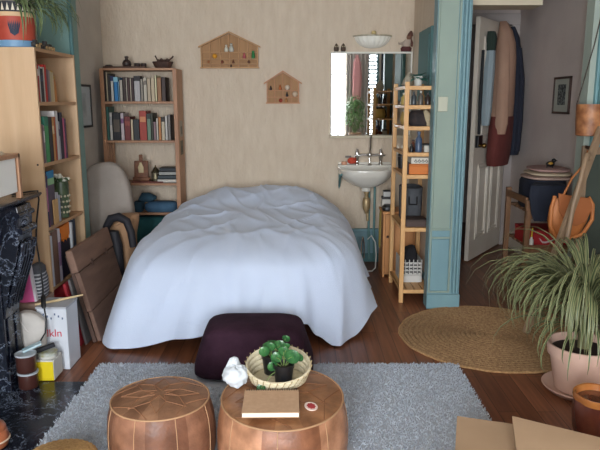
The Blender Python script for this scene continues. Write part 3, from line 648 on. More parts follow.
# ------------------------------------------------------------------ mirror and what stands on it
mr = thing('mirror', 'large rectangular mirror with thin white frame above the basin', 'mirror', (.64, YB - .012, 1.18))
MIR = mat('mirror_glass', (226, 230, 228), .015, metal=1)
MB().box(.29, YB - .014, 1.215, 1.0, YB - .004, 1.945).build('glass', MIR, mr)
MB().box(.275, YB - .03, 1.94, 1.012, YB - .001, 1.956).build('frame_rail', plain((226, 224, 214)), mr, bevel=.002)
for x in (.277, 1.0): MB().box(x, YB - .02, 1.21, x + .013, YB - .001, 1.942).build('frame_stile', plain((226, 224, 214)), mr, bevel=.002)
MB().box(.27, YB - .10, 1.19, 1.012, YB - .001, 1.212).build('ledge', plain((200, 188, 164)), mr, bevel=.003)
for x, l in ((.325, 'small brown owl figure at the outer end of the mirror top'), (.388, 'small brown owl figure second along the mirror top')):
    t = thing('owl_figurine', l, 'figurine', (x, YB - .016, 1.957), 'owl figures on the mirror')
    m = MB(); m.lathe([(.016, 0), (.022, .012), (.022, .03), (.018, .045), (.012, .058), (.004, .07)], (x, YB - .024, 1.957), 16); m.build('body', mat('owl_clay', (84, 68, 56), .7), t, True)
    m = MB(); m.ball((x - .008, YB - .042, 2.0), .006); m.ball((x + .008, YB - .042, 2.0), .006); m.build('eye', plain((180, 168, 140)), t, True)
t = thing('wall_sconce', 'ribbed white glass half-bowl wall lamp above the mirror', 'lamp', (.65, YB - .1, 1.97))
def half(prof, n=40):
    rings = []
    for r, z in prof:
        rings.append([(.65 + r * 1.0 * math.cos(PI + PI * k / n) * (1 + .03 * math.cos(k * PI * .5)), YB - .004 + r * .72 * math.sin(PI + PI * k / n) * (1 + .03 * math.cos(k * PI * .5)), z) for k in range(n + 1)])
    return MB().loft(rings, False, False)
m = half([(.02, 1.985), (.07, 1.993), (.115, 2.015), (.145, 2.047), (.165, 2.09), (.160, 2.09), (.14, 2.05), (.11, 2.021), (.066, 2.0), (.02, 1.992)])
SG = mat('sconce_glass', (240, 237, 226), .25); m.build('glass_bowl', SG, t, True)
half([(.163, 2.084), (.172, 2.088), (.172, 2.096), (.160, 2.096)]).build('rim', mat('sconce_rim', (168, 160, 136), .3), t, True)
m = MB(); m.box(.60, YB - .02, 2.0, .70, YB - .002, 2.09); m.cyl((.65, YB - .05, 2.03), (.65, YB - .05, 2.11), .016); m.ball((.655, YB - .055, 2.118), (.022, .022, .018)); m.build('bulb_holder', plain((200, 180, 130)), t, True)
t = thing('seated_figurine', 'little seated figure in maroon with a pale top on the mirror end', 'figurine', (.95, YB - .02, 1.957))
yy = YB - .028
m = MB(); m.ellipses([(1.957, .95, yy, .045, .022), (1.985, .95, yy, .05, .024), (2.0, .95, yy, .035, .02)], 18); m.build('base', mat('maroon_cloth', (82, 40, 40), .8), t, True)
m = MB(); m.ellipses([(1.995, .95, yy, .03, .02), (2.03, .955, yy, .036, .022), (2.06, .965, yy, .026, .018)], 18); m.tube([(.935, yy, 2.04), (.90, yy - .005, 2.025), (.88, yy - .008, 2.03)], .010, 8); m.build('torso', plain((176, 160, 146), .8), t, True)
m = MB(); m.ball((.975, yy, 2.08), (.024, .022, .026)); m.build('head', plain((120, 86, 68), .8), t, True)
m = MB(); m.ellipses([(2.088, .98, yy, .028, .024), (2.11, .985, yy, .022, .02), (2.135, .99, yy, .008, .008)], 16); m.tube([(.985, yy, 2.07), (1.0, yy - .006, 2.03), (.998, yy - .008, 2.0)], .011, 8); m.build('scarf', plain((96, 62, 52), .8), t, True)

for o in bpy.data.objects:
    if o.parent is None and o.name.split('.')[0] in ('mirror', 'owl_figurine', 'seated_figurine', 'wall_sconce'): o.location.z -= .02
# ------------------------------------------------------------------ wash basin
ws = thing('washbasin', 'white wall-hung washbasin with two-tap chrome mixer below the mirror', 'sink', (.585, 5.72, .45))
def dring(hw, d, z, yb=YB - .004, n=36, cx=.597):
    # D-shaped ring: straight back edge on the wall, rounded front
    out = []
    for k in range(n):
        a = PI + PI * k / (n - 1); e = .62
        out.append((cx + math.copysign(abs(math.cos(a)) ** e, math.cos(a)) * hw, yb - d * abs(math.sin(a)) ** e, z))
    return out
m = MB(); m.loft([dring(.06, .2, .742, YB - .10), dring(.12, .28, .755, YB - .06), dring(.19, .37, .79), dring(.235, .425, .84), dring(.248, .445, .875), dring(.252, .45, .90), dring(.25, .448, .908), dring(.235, .42, .908, YB - .015), dring(.225, .33, .904, YB - .09), dring(.2, .28, .85, YB - .11), dring(.14, .2, .79, YB - .14), dring(.05, .07, .775, YB - .2)])
m.build('basin', CERAM, ws, True)
m = MB(); m.box(.349, YB - .09, .9, .846, YB - .003, .925); m.box(.354, YB - .022, .925, .841, YB - .003, .945); m.build('back_ledge', CERAM, ws, bevel=.006)
for x in (.525, .742):
    MB().lathe([(.02, 0), (.02, .01), (.014, .016), (.014, .05), (.018, .055), (.019, .11), (.014, .125), (.010, .145)], (x, YB - .06, .926), 18).build('tap_column', CHROME, ws, True)
for x, s in ((.525, -1), (.742, 1)):
    m = MB(); m.cyl((x, YB - .06, 1.01), (x - s * -.0, YB - .13, 1.015), .010); m.cyl((x - .03, YB - .13, 1.015), (x + .03, YB - .13, 1.015), .008); m.build('tap_handle', CHROME, ws, True)
m = MB(); m.cyl((.525, YB - .06, 1.015), (.742, YB - .06, 1.015), .012); m.ball((.64, YB - .065, 1.018), .024); m.tube([(.64, YB - .065, 1.02), (.642, YB - .10, 1.1), (.637, YB - .135, 1.18), (.634, YB - .165, 1.20), (.634, YB - .19, 1.18)], .010, 10); m.build('mixer_spout', CHROME, ws, True)
m = MB(); m.lathe([(.022, 0), (.02, .012), (.008, .02), (.006, .05), (.011, .055), (.010, .066)], (.635, YB - .10, .924), 16); m.build('plug_knob', CHROME, ws, True)
m = MB(); m.lathe([(.042, .745), (.044, .735), (.04, .70), (.03, .695)], (.6, 5.74, 0), 22); m.build('drain_cup', CERAM, ws, True)
BRASS = mat('old_brass', (168, 142, 104), .4, (190, 168, 130), (30, 30, 30), metal=.5)
m = MB(); m.lathe([(.02, .7), (.024, .68), (.018, .67), (.018, .64), (.03, .632), (.036, .6), (.036, .56), (.03, .53), (.016, .51), (.014, .49)], (.605, 5.745, 0), 20); m.tube([(.605, 5.745, .6), (.62, 5.8, .6), (.63, YB - .06, .56), (.633, YB - .06, .4)], .014, 10); m.build('bottle_trap', BRASS, ws, True)
m = MB()
for x in (.645, .695): m.tube([(x, YB - .055, .80), (x, YB - .055, .3), (x + .01, YB - .065, .03)], .011, 10)
m.build('supply_pipe', mat('pipe_teal', (98, 136, 134), .5), ws, True)
m = MB(); m.prism([(.36, .88), (.385, .88), (.375, .8), (.368, .7), (.36, .7)], 'y', YB - .03, YB - .004); m.tube([(.367, YB - .02, .72), (.367, YB - .12, .8), (.367, YB - .3, .86)], .010, 8); m.build('wall_bracket', TEALD, ws, True)
t = thing('soap_sponge', 'red sponge lump lying on the basin ledge by the tap', 'sponge', (.47, YB - .055, .926))
m = MB(); m.ball((.478, YB - .055, .962), (.04, .03, .029), 18, 12, fn=lambda a, p: 1 + .1 * math.sin(5 * a + 3 * p)); m.build('body', mat('sponge_red', (186, 66, 46), .9, (206, 84, 60), (40, 40, 40), bump=.3), t, True)
t = thing('soap_dish', 'flat peach soap dish behind the red sponge on the basin', 'soap dish', (.42, YB - .05, .926))
m = MB(); m.ellipses([(.9255, .408, YB - .05, .022, .022), (.94, .408, YB - .05, .028, .026), (.953, .405, YB - .05, .024, .02)], 18); m.build('body', plain((206, 150, 120), .5), t, True)
m = MB(); m.box(.42, YB - .018, .985, .475, YB - .002, 1.003); m.cyl((.43, YB - .002, .992), (.43, YB - .04, .992), .004); m.cyl((.465, YB - .002, .992), (.465, YB - .04, .992), .004)
tag(m.build('wall_hook', mat('hook_grey', (110, 100, 92), .5)), 'small grey hook rail on the wall over the red sponge', 'hook')
# things on the floor under the basin
m = MB(); m.tube([(.62, 5.7, .26), (.65, 5.67, .30), (.685, 5.66, .24), (.695, 5.65, .12), (.68, 5.58, .02), (.64, 5.5, .012), (.56, 5.5, .012), (.50, 5.56, .012), (.48, 5.62, .014)], .006, 8)
tag(m.build('white_hose', plain((206, 206, 200)), smooth=True), 'thin white hose looping on the floor under the basin', 'hose')
m = MB(); m.tube([(.545, 5.6, .008), (.55, 5.62, .12), (.56, 5.66, .24), (.575, 5.7, .28), (.588, 5.72, .22), (.59, 5.7, .08)], .007, 8)
tag(m.build('metal_hose', CHROME, smooth=True), 'bent chrome hose standing under the basin', 'hose')
m = MB(); m.ball((.43, 5.5, .026), (.04, .03, .024), 16, 10, fn=lambda a, p: 1 + .15 * math.sin(4 * a + 2 * p)); tag(m.build('crumpled_paper', plain((214, 214, 212), .9), smooth=True), 'crumpled white paper on the floor beyond the bed edge', 'paper')

# ------------------------------------------------------------------ pine shelf against the alcove side wall
ps = thing('pine_shelf', 'tall narrow pine shelf with square posts beside the basin', 'shelf', (.88, 4.9, 0))
for x, y in ((.747, 4.622), (.747, 5.17), (.965, 4.622), (.965, 5.17)):
    MB().box(x, y, 0, x + .032, y + .032, 1.635).build('post', PINE, ps, bevel=.003)
SZ = [1.595, 1.46, 1.31, 1.122, .96, .566, .09]
for z in SZ:
    m = MB()
    for k in range(4): m.box(.752 + k * .06, 4.64, z, .752 + k * .06 + .052, 5.185, z + .012)
    m.build('shelf', PINEY, ps, bevel=.002)
    MB().box(.779, 4.626, z - .016, .965, 4.64, z + .012).build('front_rail', PINE, ps, bevel=.002)
    MB().box(.755, 4.654, z - .012, .767, 5.17, z + .012).build('side_rail', PINEY, ps, bevel=.002)
def pot_plant(name, label, x, y, z, r, h, cpot, cleaf, n, ln, cat='plant', seedn=1, upright=.6, wid=.02):
    t = thing(name, label, cat, (x, y, z)); rr = random.Random(seedn)
    MB().lathe([(r * .72, 0), (r, h * .95), (r, h), (r * .86, h), (r * .8, h * .8), (0, h * .8)], (x, y, z), 22).build('pot', plain(cpot, .5), t, True)
    m = MB()
    for k in range(n):
        a = rr.uniform(0, 2 * PI); L_ = ln * rr.uniform(.6, 1); up = rr.uniform(.2, 1) * upright
        c = Vector((x, y, z + h * .8)); d = Vector((math.cos(a), math.sin(a), 0)); s = Vector((-math.sin(a), math.cos(a), 0))
        pts = []
        for q, wq in ((0, .25), (.35, .8), (.7, 1), (1, .08)):
            p = c + d * (L_ * q * (1 - .5 * up)) + Vector((0, 0, L_ * (up * q * 1.6 - .55 * q * q)))
            pts.append([p - s * wid * wq, p + Vector((0, 0, -.15 * wid)), p + s * wid * wq])
        m.loft(pts, False, False)
    m.build('foliage', plain(cleaf, .5), t, True); return t
pot_plant('potted_plant', 'bushy teal green plant in a white pot on top of the pine shelf', .86, 4.75, 1.608, .035, .07, (206, 206, 198), (50, 112, 100), 26, .10, seedn=3)
m = MB(); m.ellipses([(1.608, .83, 5.02, .03, .04), (1.625, .83, 5.02, .045, .05), (1.66, .835, 5.02, .04, .045), (1.70, .84, 5.02, .022, .025), (1.715, .84, 5.02, .012, .012)], 20, 0, .04, 5)
tag(m.build('pale_stone', mat('pale_stone', (156, 148, 132), .8, (176, 168, 150), (30, 30, 30)), smooth=True), 'rounded pale stone on top of the pine shelf', 'stone')
def bottle(label, x, y, z, r, h, c, cc=None):
    t = thing('bottle', label, 'bottle', (x, y, z), 'bottles on the pine shelf')
    MB().lathe([(r * .95, 0), (r, .006), (r, h * .62), (r * .45, h * .76), (r * .42, h * .86)], (x, y, z), 16).build('body', plain(c, .3), t, True)
    MB().lathe([(r * .5, h * .86), (r * .5, h)], (x, y, z), 12).build('cap', plain(cc or (230, 226, 214), .4), t, True)
bx_ = lambda nm, l, cat, x0, y0, z0, x1, y1, z1, c, cl=None: (lambda t: (MB().box(x0, y0, z0, x1, y1, z0 + (z1 - z0) * .8).build('body', plain(c, .6), t, bevel=.003), MB().box(x0 - .002, y0 - .002, z0 + (z1 - z0) * .8, x1 + .002, y1 + .002, z1).build('lid', plain(cl or tuple(int(q * .85) for q in c), .6), t, bevel=.003)))(thing(nm, l, cat, ((x0 + x1) / 2, (y0 + y1) / 2, z0)))
z = 1.473
for i, (y, x, r, h, c, cl, l) in enumerate([(4.68, .82, .02, .095, (60, 66, 70), (40, 40, 44), 'grey black bottle on the second pine board'), (4.68, .87, .018, .10, (90, 84, 76), (200, 196, 184), 'brownish bottle with pale cap on the second pine board'), (4.70, .925, .021, .085, (54, 44, 40), (36, 34, 34), 'dark brown squat bottle on the second pine board'), (4.86, .80, .02, .10, (176, 150, 70), (120, 90, 50), 'amber yellow bottle deeper on the second pine board'), (5.0, .80, .022, .09, (196, 170, 90), (226, 220, 200), 'pale honey bottle at the basin end of the second pine board')]): bottle(l, x, y, z, r, h, c, cl)
m = MB(); m.ellipses([(1.3235, .87, 4.73, .06, .06), (1.345, .87, 4.73, .08, .07), (1.40, .865, 4.73, .072, .06), (1.435, .86, 4.74, .04, .035)], 24, 0, .06, 6)
tag(m.build('dark_bundle', mat('bundle_cloth', (40, 36, 38), .9, (60, 50, 48), (20, 20, 20)), smooth=True), 'dark cloth bundle on the third pine board', 'cloth')
m = MB(); m.ellipses([(1.36, .925, 4.69, .02, .03), (1.39, .925, 4.69, .028, .035), (1.425, .915, 4.7, .022, .03), (1.44, .91, 4.7, .01, .014)], 20, 0, .05, 5)
m.ellipses([(1.3235, .935, 4.69, .016, .03), (1.36, .925, 4.69, .02, .03)], 20)
tag(m.build('straw_hat', mat('pale_cap', (178, 162, 132), .9), smooth=True), 'pale soft cap tucked beside the dark bundle on the pine shelf', 'hat')
m = MB(); m.ellipses([(1.3235, .84, 5.0, .05, .07), (1.36, .84, 5.0, .062, .085), (1.42, .84, 5.0, .05, .07)], 22, 0, .03, 5); tag(m.build('yellow_cloth', mat('mustard_cloth', (190, 160, 86), .9), smooth=True), 'mustard yellow folded cloth deep on the third pine board', 'cloth')
z = 1.135
bottle('tall slate blue bottle on the fourth pine board', .865, 4.67, z, .026, .15, (66, 82, 106), (70, 86, 110))
bottle('little black bottle on the fourth pine board', .815, 4.68, z, .016, .06, (30, 28, 30), (30, 28, 30))
bottle('brown glass bottle on the fourth pine board', .84, 4.76, z, .02, .085, (96, 52, 32), (60, 36, 26))
bx_('small_box', 'low white box with black lid on the fourth pine board', 'box', .905, 4.66, z, .96, 4.74, z + .06, (196, 192, 180), (36, 34, 36))
m = MB(); m.ball((.885, 4.73, z + .021), (.028, .03, .02)); tag(m.build('brown_pouch', plain((120, 66, 48), .8), smooth=True), 'small reddish brown pouch on the fourth pine board', 'pouch')
z = .973
bx_('orange_box', 'orange storage box on the fifth pine board', 'box', .80, 4.66, z, .958, 4.9, z + .075, (206, 116, 44), (196, 108, 40))
t = thing('patterned_box', 'flat white box with black squiggles on the orange box', 'box', (.88, 4.76, z + .076))
MB().box(.815, 4.67, z + .0765, .955, 4.86, z + .122).build('body', plain((214, 208, 194)), t, bevel=.002)
m = MB()
for k in range(3): m.torus((0, 0, 0), .012, .004, 18, 6)
m = MB()
for k in range(4):
    xx = .838 + k * .026
    m.tube([(xx, 4.668, z + .09), (xx + .01, 4.668, z + .108), (xx + .02, 4.668, z + .092), (xx + .008, 4.668, z + .086)], .003, 6)
m.build('black_squiggle', BLACK, t)
bx_('small_box', 'dark brown little box beside the orange box', 'box', .782, 4.66, z, .797, 4.74, z + .09, (62, 40, 32))
t = thing('brush_cup', 'black cup of white brushes on the pine shelf nearest the basin', 'cup', (.80, 5.06, z))
MB().lathe([(.026, 0), (.036, .11), (.036, .115), (.033, .115), (.025, .01), (0, .01)], (.808, 5.07, z + .001), 20).build('cup_body', BLACK, t, True)
m = MB()
for a, b in ((-.012, .0), (.008, .01), (.012, -.012)): m.cyl((.808 + a, 5.07 + b, z + .02), (.808 + a * 2, 5.07 + b * 2, z + .105), .004); m.ellipses([(z + .105, .80 + a * 2, 5.07 + b * 2, .005, .005), (z + .165, .80 + a * 2, 5.07 + b * 2, .011, .008), (z + .185, .80 + a * 2, 5.07 + b * 2, .008, .006)], 10)
m.build('brush', plain((216, 208, 192)), t, True)
MB().torus((.808, 5.07, z + .10), .037, .003, 28, 6).build('ring', CHROME, t, True)
z = .579
t = thing('grey_basket', 'dark grey cloth basket on the sixth pine board', 'basket', (.88, 5.0, z))
m = MB(); m.ellipses([(z, .875, 5.0, .075, .13), (z + .02, .875, 5.0, .082, .14), (z + .26, .875, 5.0, .088, .15), (z + .265, .875, 5.0, .08, .142), (z + .03, .875, 5.0, .074, .13)], 28); m.build('body', mat('grey_felt', (70, 72, 76), .9, (84, 86, 90), (10, 10, 10)), t, True)
MB().tube([(.84, 4.856, z + .2), (.84, 4.845, z + .14), (.9, 4.845, z + .14), (.9, 4.856, z + .2)], .006, 8).build('handle', BLACK, t, True)
bx_('dark_box', 'low dark brown box in front of the grey basket on the pine shelf', 'box', .79, 4.66, z, .95, 4.83, z + .055, (74, 56, 50))
z = .103
t = thing('lattice_crate', 'white lattice crate on the lowest pine board', 'crate', (.87, 4.95, z))
WC = plain((208, 206, 200)); m = MB(); m.box(.79, 4.83, z, .955, 5.10, z + .055)
for k in range(5):
    for q in range(4):
        m.box(.79 + k * .0345, 4.83, z + .06 + q * .028, .79 + k * .0345 + .02, 4.836, z + .06 + q * .028 + .016)
for s in (.79, .949): m.box(s, 4.83, z + .05, s + .006, 5.10, z + .18)
for q in range(4): m.box(.79, 4.832, z + .058 + q * .032, .955, 4.838, z + .064 + q * .032)
for k in range(6): m.box(.79 + k * .0318, 4.832, z + .05, .796 + k * .0318, 4.838, z + .18)
m.build('lattice_body', WC, t)
MB().box(.80, 4.842, z + .056, .945, 5.09, z + .15).build('dark_lining', BLACK, t)
m = MB(); m.ellipses([(z + .152, .87, 4.95, .06, .1), (z + .2, .87, 4.95, .065, .1), (z + .25, .88, 4.95, .04, .07), (z + .27, .89, 4.95, .02, .03)], 24, 0, .08, 5); tag(m.build('black_laundry', mat('black_cloth', (30, 28, 32), .95), smooth=True), 'crumpled black clothes in the white lattice crate', 'clothes')
# pine cabinet
pc = thing('pine_cabinet', 'small plain pine cabinet standing between basin and tall shelf', 'cabinet', (.86, 5.48, 0))
m = MB(); m.box(.712, 5.345, 0, .73, 5.62, .555); m.box(.975, 5.345, 0, .99, 5.62, .555); m.box(.73, 5.605, .02, .975, 5.62, .555); m.box(.73, 5.36, .02, .975, 5.6, .036); m.build('carcass', wood('cabinet_pine', (190, 128, 74), (206, 146, 90), 'z'), pc, bevel=.002)
MB().box(.705, 5.34, .555, .995, 5.625, .575).build('top', MATS['cabinet_pine'], pc, bevel=.003)
d = MB().box(.732, 5.345, .04, .973, 5.359, .55).build('door', MATS['cabinet_pine'], pc, bevel=.002)
m = MB(); m.ball((.75, 5.335, .36), .012); m.cyl((.75, 5.345, .36), (.75, 5.337, .36), .006); m.build('door_knob', DARKW, d, True)
m = MB(); m.ellipses([(.576, .76, 5.42, .05, .05), (.60, .76, 5.42, .055, .055), (.625, .765, 5.42, .04, .04)], 20, 0, .04, 5); tag(m.build('black_pouch', BLACK, smooth=True), 'black soft pouch on top of the pine cabinet', 'pouch')
bx_('white_carton', 'white carton with dark lid on the pine cabinet', 'box', .72, 5.5, .576, .80, 5.58, .68, (206, 202, 194), (52, 50, 50))
bx_('white_carton', 'smaller white carton stacked on the dark-lidded carton', 'box', .73, 5.51, .6805, .79, 5.57, .735, (196, 194, 190), (40, 40, 42))
t = thing('hanging_towel', 'narrow mustard cloth hanging at the outer side of the pine cabinet', 'towel', (.70, 5.40, .26))
m = MB(); m.ellipses([(.26, .690, 5.40, .008, .03), (.4, .690, 5.40, .01, .034), (.55, .692, 5.40, .008, .03), (.574, .696, 5.40, .006, .026)], 16, 0, .1, 4); m.build('body', mat('mustard_towel', (150, 130, 66), .9), t, True)

# ------------------------------------------------------------------ bed and duvet
bed = thing('bed', 'low double bed almost wholly hidden under the pale blue duvet', 'bed', (-.35, 4.88, 0))
for x in (-.92, .16):
    for y in (4.02, 5.72): MB().box(x, y, 0, x + .06, y + .06, .12).build('leg', DARKW, bed, bevel=.003)
MB().box(-.94, 4.0, .12, .24, 5.82, .26).build('frame', DARKW, bed, bevel=.006)
MB().box(-.94, 4.02, .261, .24, 5.8, .42).build('mattress', plain((214, 212, 208), .9), bed, bevel=.04)
def duvet():
    nA, nT, nS = 400, 34, 30
    cx, cy = -.35, 4.9
    def rim(a, hx, hy, e):
        c, s = math.cos(a), math.sin(a)
        k = (abs(c / hx) ** e + abs(s / hy) ** e) ** (-1 / e)
        return c * k, s * k
    def top(x, y):
        z = .595 + .035 * max(0, min(1, (y - 3.9) / 1.2))
        z += .12 * math.exp(-((x + .33) / .60) ** 4 - ((y - 5.65) / .48) ** 4) + .02 * math.exp(-((x + .15) / .25) ** 2 - ((y - 5.55) / .25) ** 2)
        z += .035 * math.exp(-((x + .3) / .5) ** 2 - ((y - 4.9) / .45) ** 2)
        return z
    def wr(x, y):      # soft wrinkles running slantwise over the cover
        v = Vector((x * 2.0 + y * .9, y * 1.2 - x * .8, 3.1)); w = noise.noise(v) * .020 + noise.noise(v * 2.7) * .008
        q = noise.noise(Vector((x * 6 + y * 3.5, y * 1.6 - x * 1.2, 8.))); w += .015 * (1 - abs(q)) ** 7
        q = noise.noise(Vector((x * 3.2 - y * 2.0, y * 2.4 + x * 1.0, 1.7))); w += .016 * (1 - abs(q)) ** 9
        return w
    rings = []
    for i in range(nT + 1):
        t = i / nT; ring = []
        for k in range(nA):
            a = 2 * PI * k / nA; rx, ry = rim(a, .70 if math.cos(a) > 0 else .765, .965, 5 if math.cos(a) > 0 else 6); x, y = cx + rx * t, cy + ry * t
            edge = max(0, (t - .6) / .4); z = top(x, y) + wr(x, y) - .07 * edge ** 2
            ring.append((x, y, z))
        rings.append(ring)
    edge_ring = rings[-1]
    for j in range(1, nS + 1):
        s = j / nS; ring = []
        for k in range(nA):
            a = 2 * PI * k / nA; x0, y0, z0 = edge_ring[k]; c, sn = math.cos(a), math.sin(a)
            hx = .875 if c > 0 else .855 + .10 * max(0, -sn) ** 3; hy = 1.19 + .085 * max(0, -c) ** .5 if sn < 0 else 1.005
            rx, ry = rim(a, hx, hy, 4.2 if c > 0 else 13); hxp, hyp = cx + rx, cy + ry
            def lerp(t, tab):
                for (p, u_), (q, w_) in zip(tab, tab[1:]):
                    if t <= q: f_ = max(0, min(1, (t - p) / (q - p))); f_ = f_ * f_ * (3 - 2 * f_); return u_ + (w_ - u_) * f_
                return tab[-1][1]
            if ry < -.75: zh = lerp(hxp, ((-1.25, .006), (-1.08, .012), (-.6, .105), (-.1, .14), (.04, .16), (.13, .06), (.2, .008), (.36, .02), (.5, .1)))
            else: zh = lerp(hyp, ((4.1, .1), (4.5, .13), (5.5, .1))) if c > 0 else lerp(hyp, ((3.9, .01), (4.15, .05), (4.5, .03), (5.5, .05)))
            zh += .012 * noise.noise(Vector((c * 5, sn * 5, 4))) + .004
            if sn > .75 and abs(ry) > .9: zh = .33
            u = s ** .62
            # perimeter coordinate for the folds
            per = math.atan2(ry / 1.2, rx / .87)
            fo = (.45 * math.sin(10 * per + 1.3 + .6 * s) + .4 * math.sin(19 * per + .4 - .5 * s) + 1.0 * noise.noise(Vector((per * 4.5, s * .8, 2))) + .28 * math.sin(33 * per + 2 * math.sin(5 * per))) * s ** 1.15
            fo += .7 * (1 - abs(noise.noise(Vector((per * 4.5 + s * .9, s * .5, 9.3))))) ** 3 * s - .4 * s
            amp = (.046 if c > -.3 else .03) * (0 if (sn > .6 and abs(ry) > .9) else 1)
            L_ = math.hypot(rx, ry)
            x = x0 + (hxp - x0) * u + rx / L_ * fo * amp; y = y0 + (hyp - y0) * u + ry / L_ * fo * amp
            z = z0 + (zh - z0) * s + .004 * noise.noise(Vector((x * 9, y * 9, z0)))
            y = min(y, YB - .012); x = max(x, lerp(y, ((5.0, -1.4), (5.45, -1.035), (6, -1.035)))); ring.append((x, y, max(z, .006)))
        rings.append(ring)
    for _ in range(14):      # soften the fold where top turns into drape
        old = [list(r) for r in rings]
        for i in range(nT - 9, nT + 9):
            w_ = .5 * max(0, 1 - abs(i - nT) / 9.5)
            rings[i] = [tuple(p[q] + w_ * ((old[i - 1][k][q] + old[i + 1][k][q]) / 2 - p[q]) for q in range(3)) for k, p in enumerate(old[i])]
    last = rings[-1]
    inner = [(cx + (x - cx) * .972, cy + (y - cy) * .98, z + .004) for x, y, z in last]
    in2 = [(cx + (x - cx) * .955, cy + (y - cy) * .965, z + .09) for x, y, z in last]
    mb = MB(); mb.loft(rings + [inner, in2], False); return mb
dv = duvet().build('duvet', LINEN, smooth=True); tag(dv, 'big pale blue-grey duvet draped over the whole bed', 'duvet')
# big rounded grey cushion in the corner
cu = MB()
rings = []
prof = [(0, .44), (.09, .50), (.22, .525), (.36, .50), (.48, .44), (.58, .33), (.645, .2), (.67, .06)]
for q, th in enumerate((-.09, -.075, -.03, .03, .075, .09)):
    sc = (.86, .95, 1, 1, .95, .86)[q]; pts = []
    for k in range(48):
        a = 2 * PI * k / 48; e = .7
        pts.append((math.copysign(abs(math.cos(a)) ** e, math.cos(a)) * .195 * sc, th, math.copysign(abs(math.sin(a)) ** e, math.sin(a)) * .36 * sc))
    rings.append(pts)
cu.M = Matrix.Translation((-1.535, 5.06, .67)) @ Matrix.Rotation(R(-14), 4, 'X') @ Matrix.Rotation(R(4), 4, 'Z') @ Matrix.Rotation(R(-9), 4, 'Y')
cu.loft(rings)
GC = mat('grey_linen', (148, 138, 130), .9, (160, 150, 142), (5, 5, 5), bump=.1, bscale=(120, 120, 120))
tag(cu.build('floor_cushion', GC, smooth=True, sub=1), 'big rounded grey cushion propped in the corner before the bookcase', 'cushion')
# tan pouch and black bag between cushion and bed
t = thing('tan_bag', 'soft tan fabric bag slumped between grey cushion and bed', 'bag', (-1.34, 4.8, .01))
m = MB(); m.ellipses([(.01, -1.385, 4.78, .09, .10), (.06, -1.385, 4.78, .105, .12), (.5, -1.375, 4.8, .11, .12), (.60, -1.35, 4.8, .11, .1), (.65, -1.31, 4.82, .07, .06)], 28, 0, .03, 5); m.build('body', mat('tan_fabric', (154, 118, 88), .9, (168, 132, 100), (6, 6, 6)), t, True)
m = MB(); m.tube([(-1.40, 4.70, .58), (-1.34, 4.70, .61), (-1.26, 4.74, .61)], .012, 8); m.build('seam', MATS['tan_fabric'], t, True)
t = thing('black_bag', 'black bag with broad strap drooping beyond the end of the brown case', 'bag', (-1.32, 4.58, 0))
m = MB(); m.tube([(-1.43, 4.60, .49), (-1.425, 4.60, .59), (-1.385, 4.59, .655), (-1.325, 4.58, .67), (-1.265, 4.57, .64), (-1.235, 4.56, .56), (-1.225, 4.56, .45)], [.02, .028, .032, .033, .03, .028, .024], 12); m.build('strap', mat('black_nylon', (28, 27, 34), .7), t, True)
m = MB(); m.ellipses([(.005, -1.37, 4.60, .05, .05), (.04, -1.37, 4.60, .06, .055), (.45, -1.37, 4.60, .055, .05), (.56, -1.38, 4.60, .04, .035)], 18); m.build('body', MATS['black_nylon'], t, True)

# ------------------------------------------------------------------ tall beech bookcase on the side wall
lb = thing('bookcase', 'tall pale beech bookcase with plain end panel beside the black fireplace', 'bookcase', (-1.64, 4.05, 0))
BX0, BX1, BY0, BY1 = XL + .003, -1.5, 3.715, 4.37
MB().box(BX0, BY0, 0, BX1, BY0 + .02, 1.8).build('end_panel', BEECH, lb, bevel=.0015)
MB().box(BX0, BY1 - .02, 0, BX1, BY1, 1.8).build('end_panel', BEECH, lb, bevel=.0015)
MB().box(BX0, BY0 + .02, .03, BX0 + .008, BY1 - .02, 1.78).build('back_panel', BEECH, lb)
for z in (1.78, 1.475, 1.12, .735, .365, .06): MB().box(BX0 + .008, BY0 + .02, z, BX1 - .002, BY1 - .02, z + .02).build('shelf', BEECHY, lb, bevel=.0015)
MB().cyl((-1.53, BY0 - .0006, 1.135), (-1.53, BY0 + .004, 1.135), .006, seg=12).build('peg_hole', BLACK, lb)
E_ = 'fireplace end'; G_ = 'top shelf of the beech bookcase'
row([('red and white', (186, 60, 56), .018, .21, {'band': (226, 214, 204)}), ('white', (206, 200, 192), .02, .205), ('black', (34, 36, 46), .042, .19, {'band': (60, 70, 90)}), ('white slim', (204, 198, 186), .02, .2), ('scarlet', (196, 46, 38), .03, .215),
     ('plum grey', (116, 92, 100), .024, .19), ('lilac grey', (150, 136, 140), .026, .185), ('cream', (196, 178, 140), .034, .18), ('pale sand', (206, 188, 150), .026, .175)],
    3.742, 'y', 1.495, -1.502, .2, G_, E_, 'books on the top shelf of the beech bookcase')
t = thing('gold_figurine', 'little gilt figure in an orange robe at the end of the top book row', 'figurine', (-1.54, 4.06, 1.496))
m = MB(); m.ellipses([(1.496, -1.54, 4.05, .022, .022), (1.56, -1.54, 4.05, .02, .02), (1.61, -1.54, 4.05, .016, .018), (1.625, -1.54, 4.05, .008, .008)], 16, 0, .05, 5); m.build('robe', mat('robe_orange', (200, 132, 70), .6), t, True)
m = MB(); m.ball((-1.54, 4.05, 1.642), .018); m.lathe([(.012, 0), (.004, .03)], (-1.54, 4.05, 1.655), 12); m.build('head', mat('gilt', (200, 160, 70), .35, metal=.7), t, True)
t2 = MB(); t2.lathe([(.022, 0), (.02, .1), (.014, .13), (.012, .165)], (-1.56, 4.115, 1.4965), 16)
tag(t2.build('orange_vase', plain((196, 120, 66), .4), smooth=True), 'slim orange vase beside the gilt figure on the beech bookcase', 'vase')
G_ = 'second shelf of the beech bookcase'
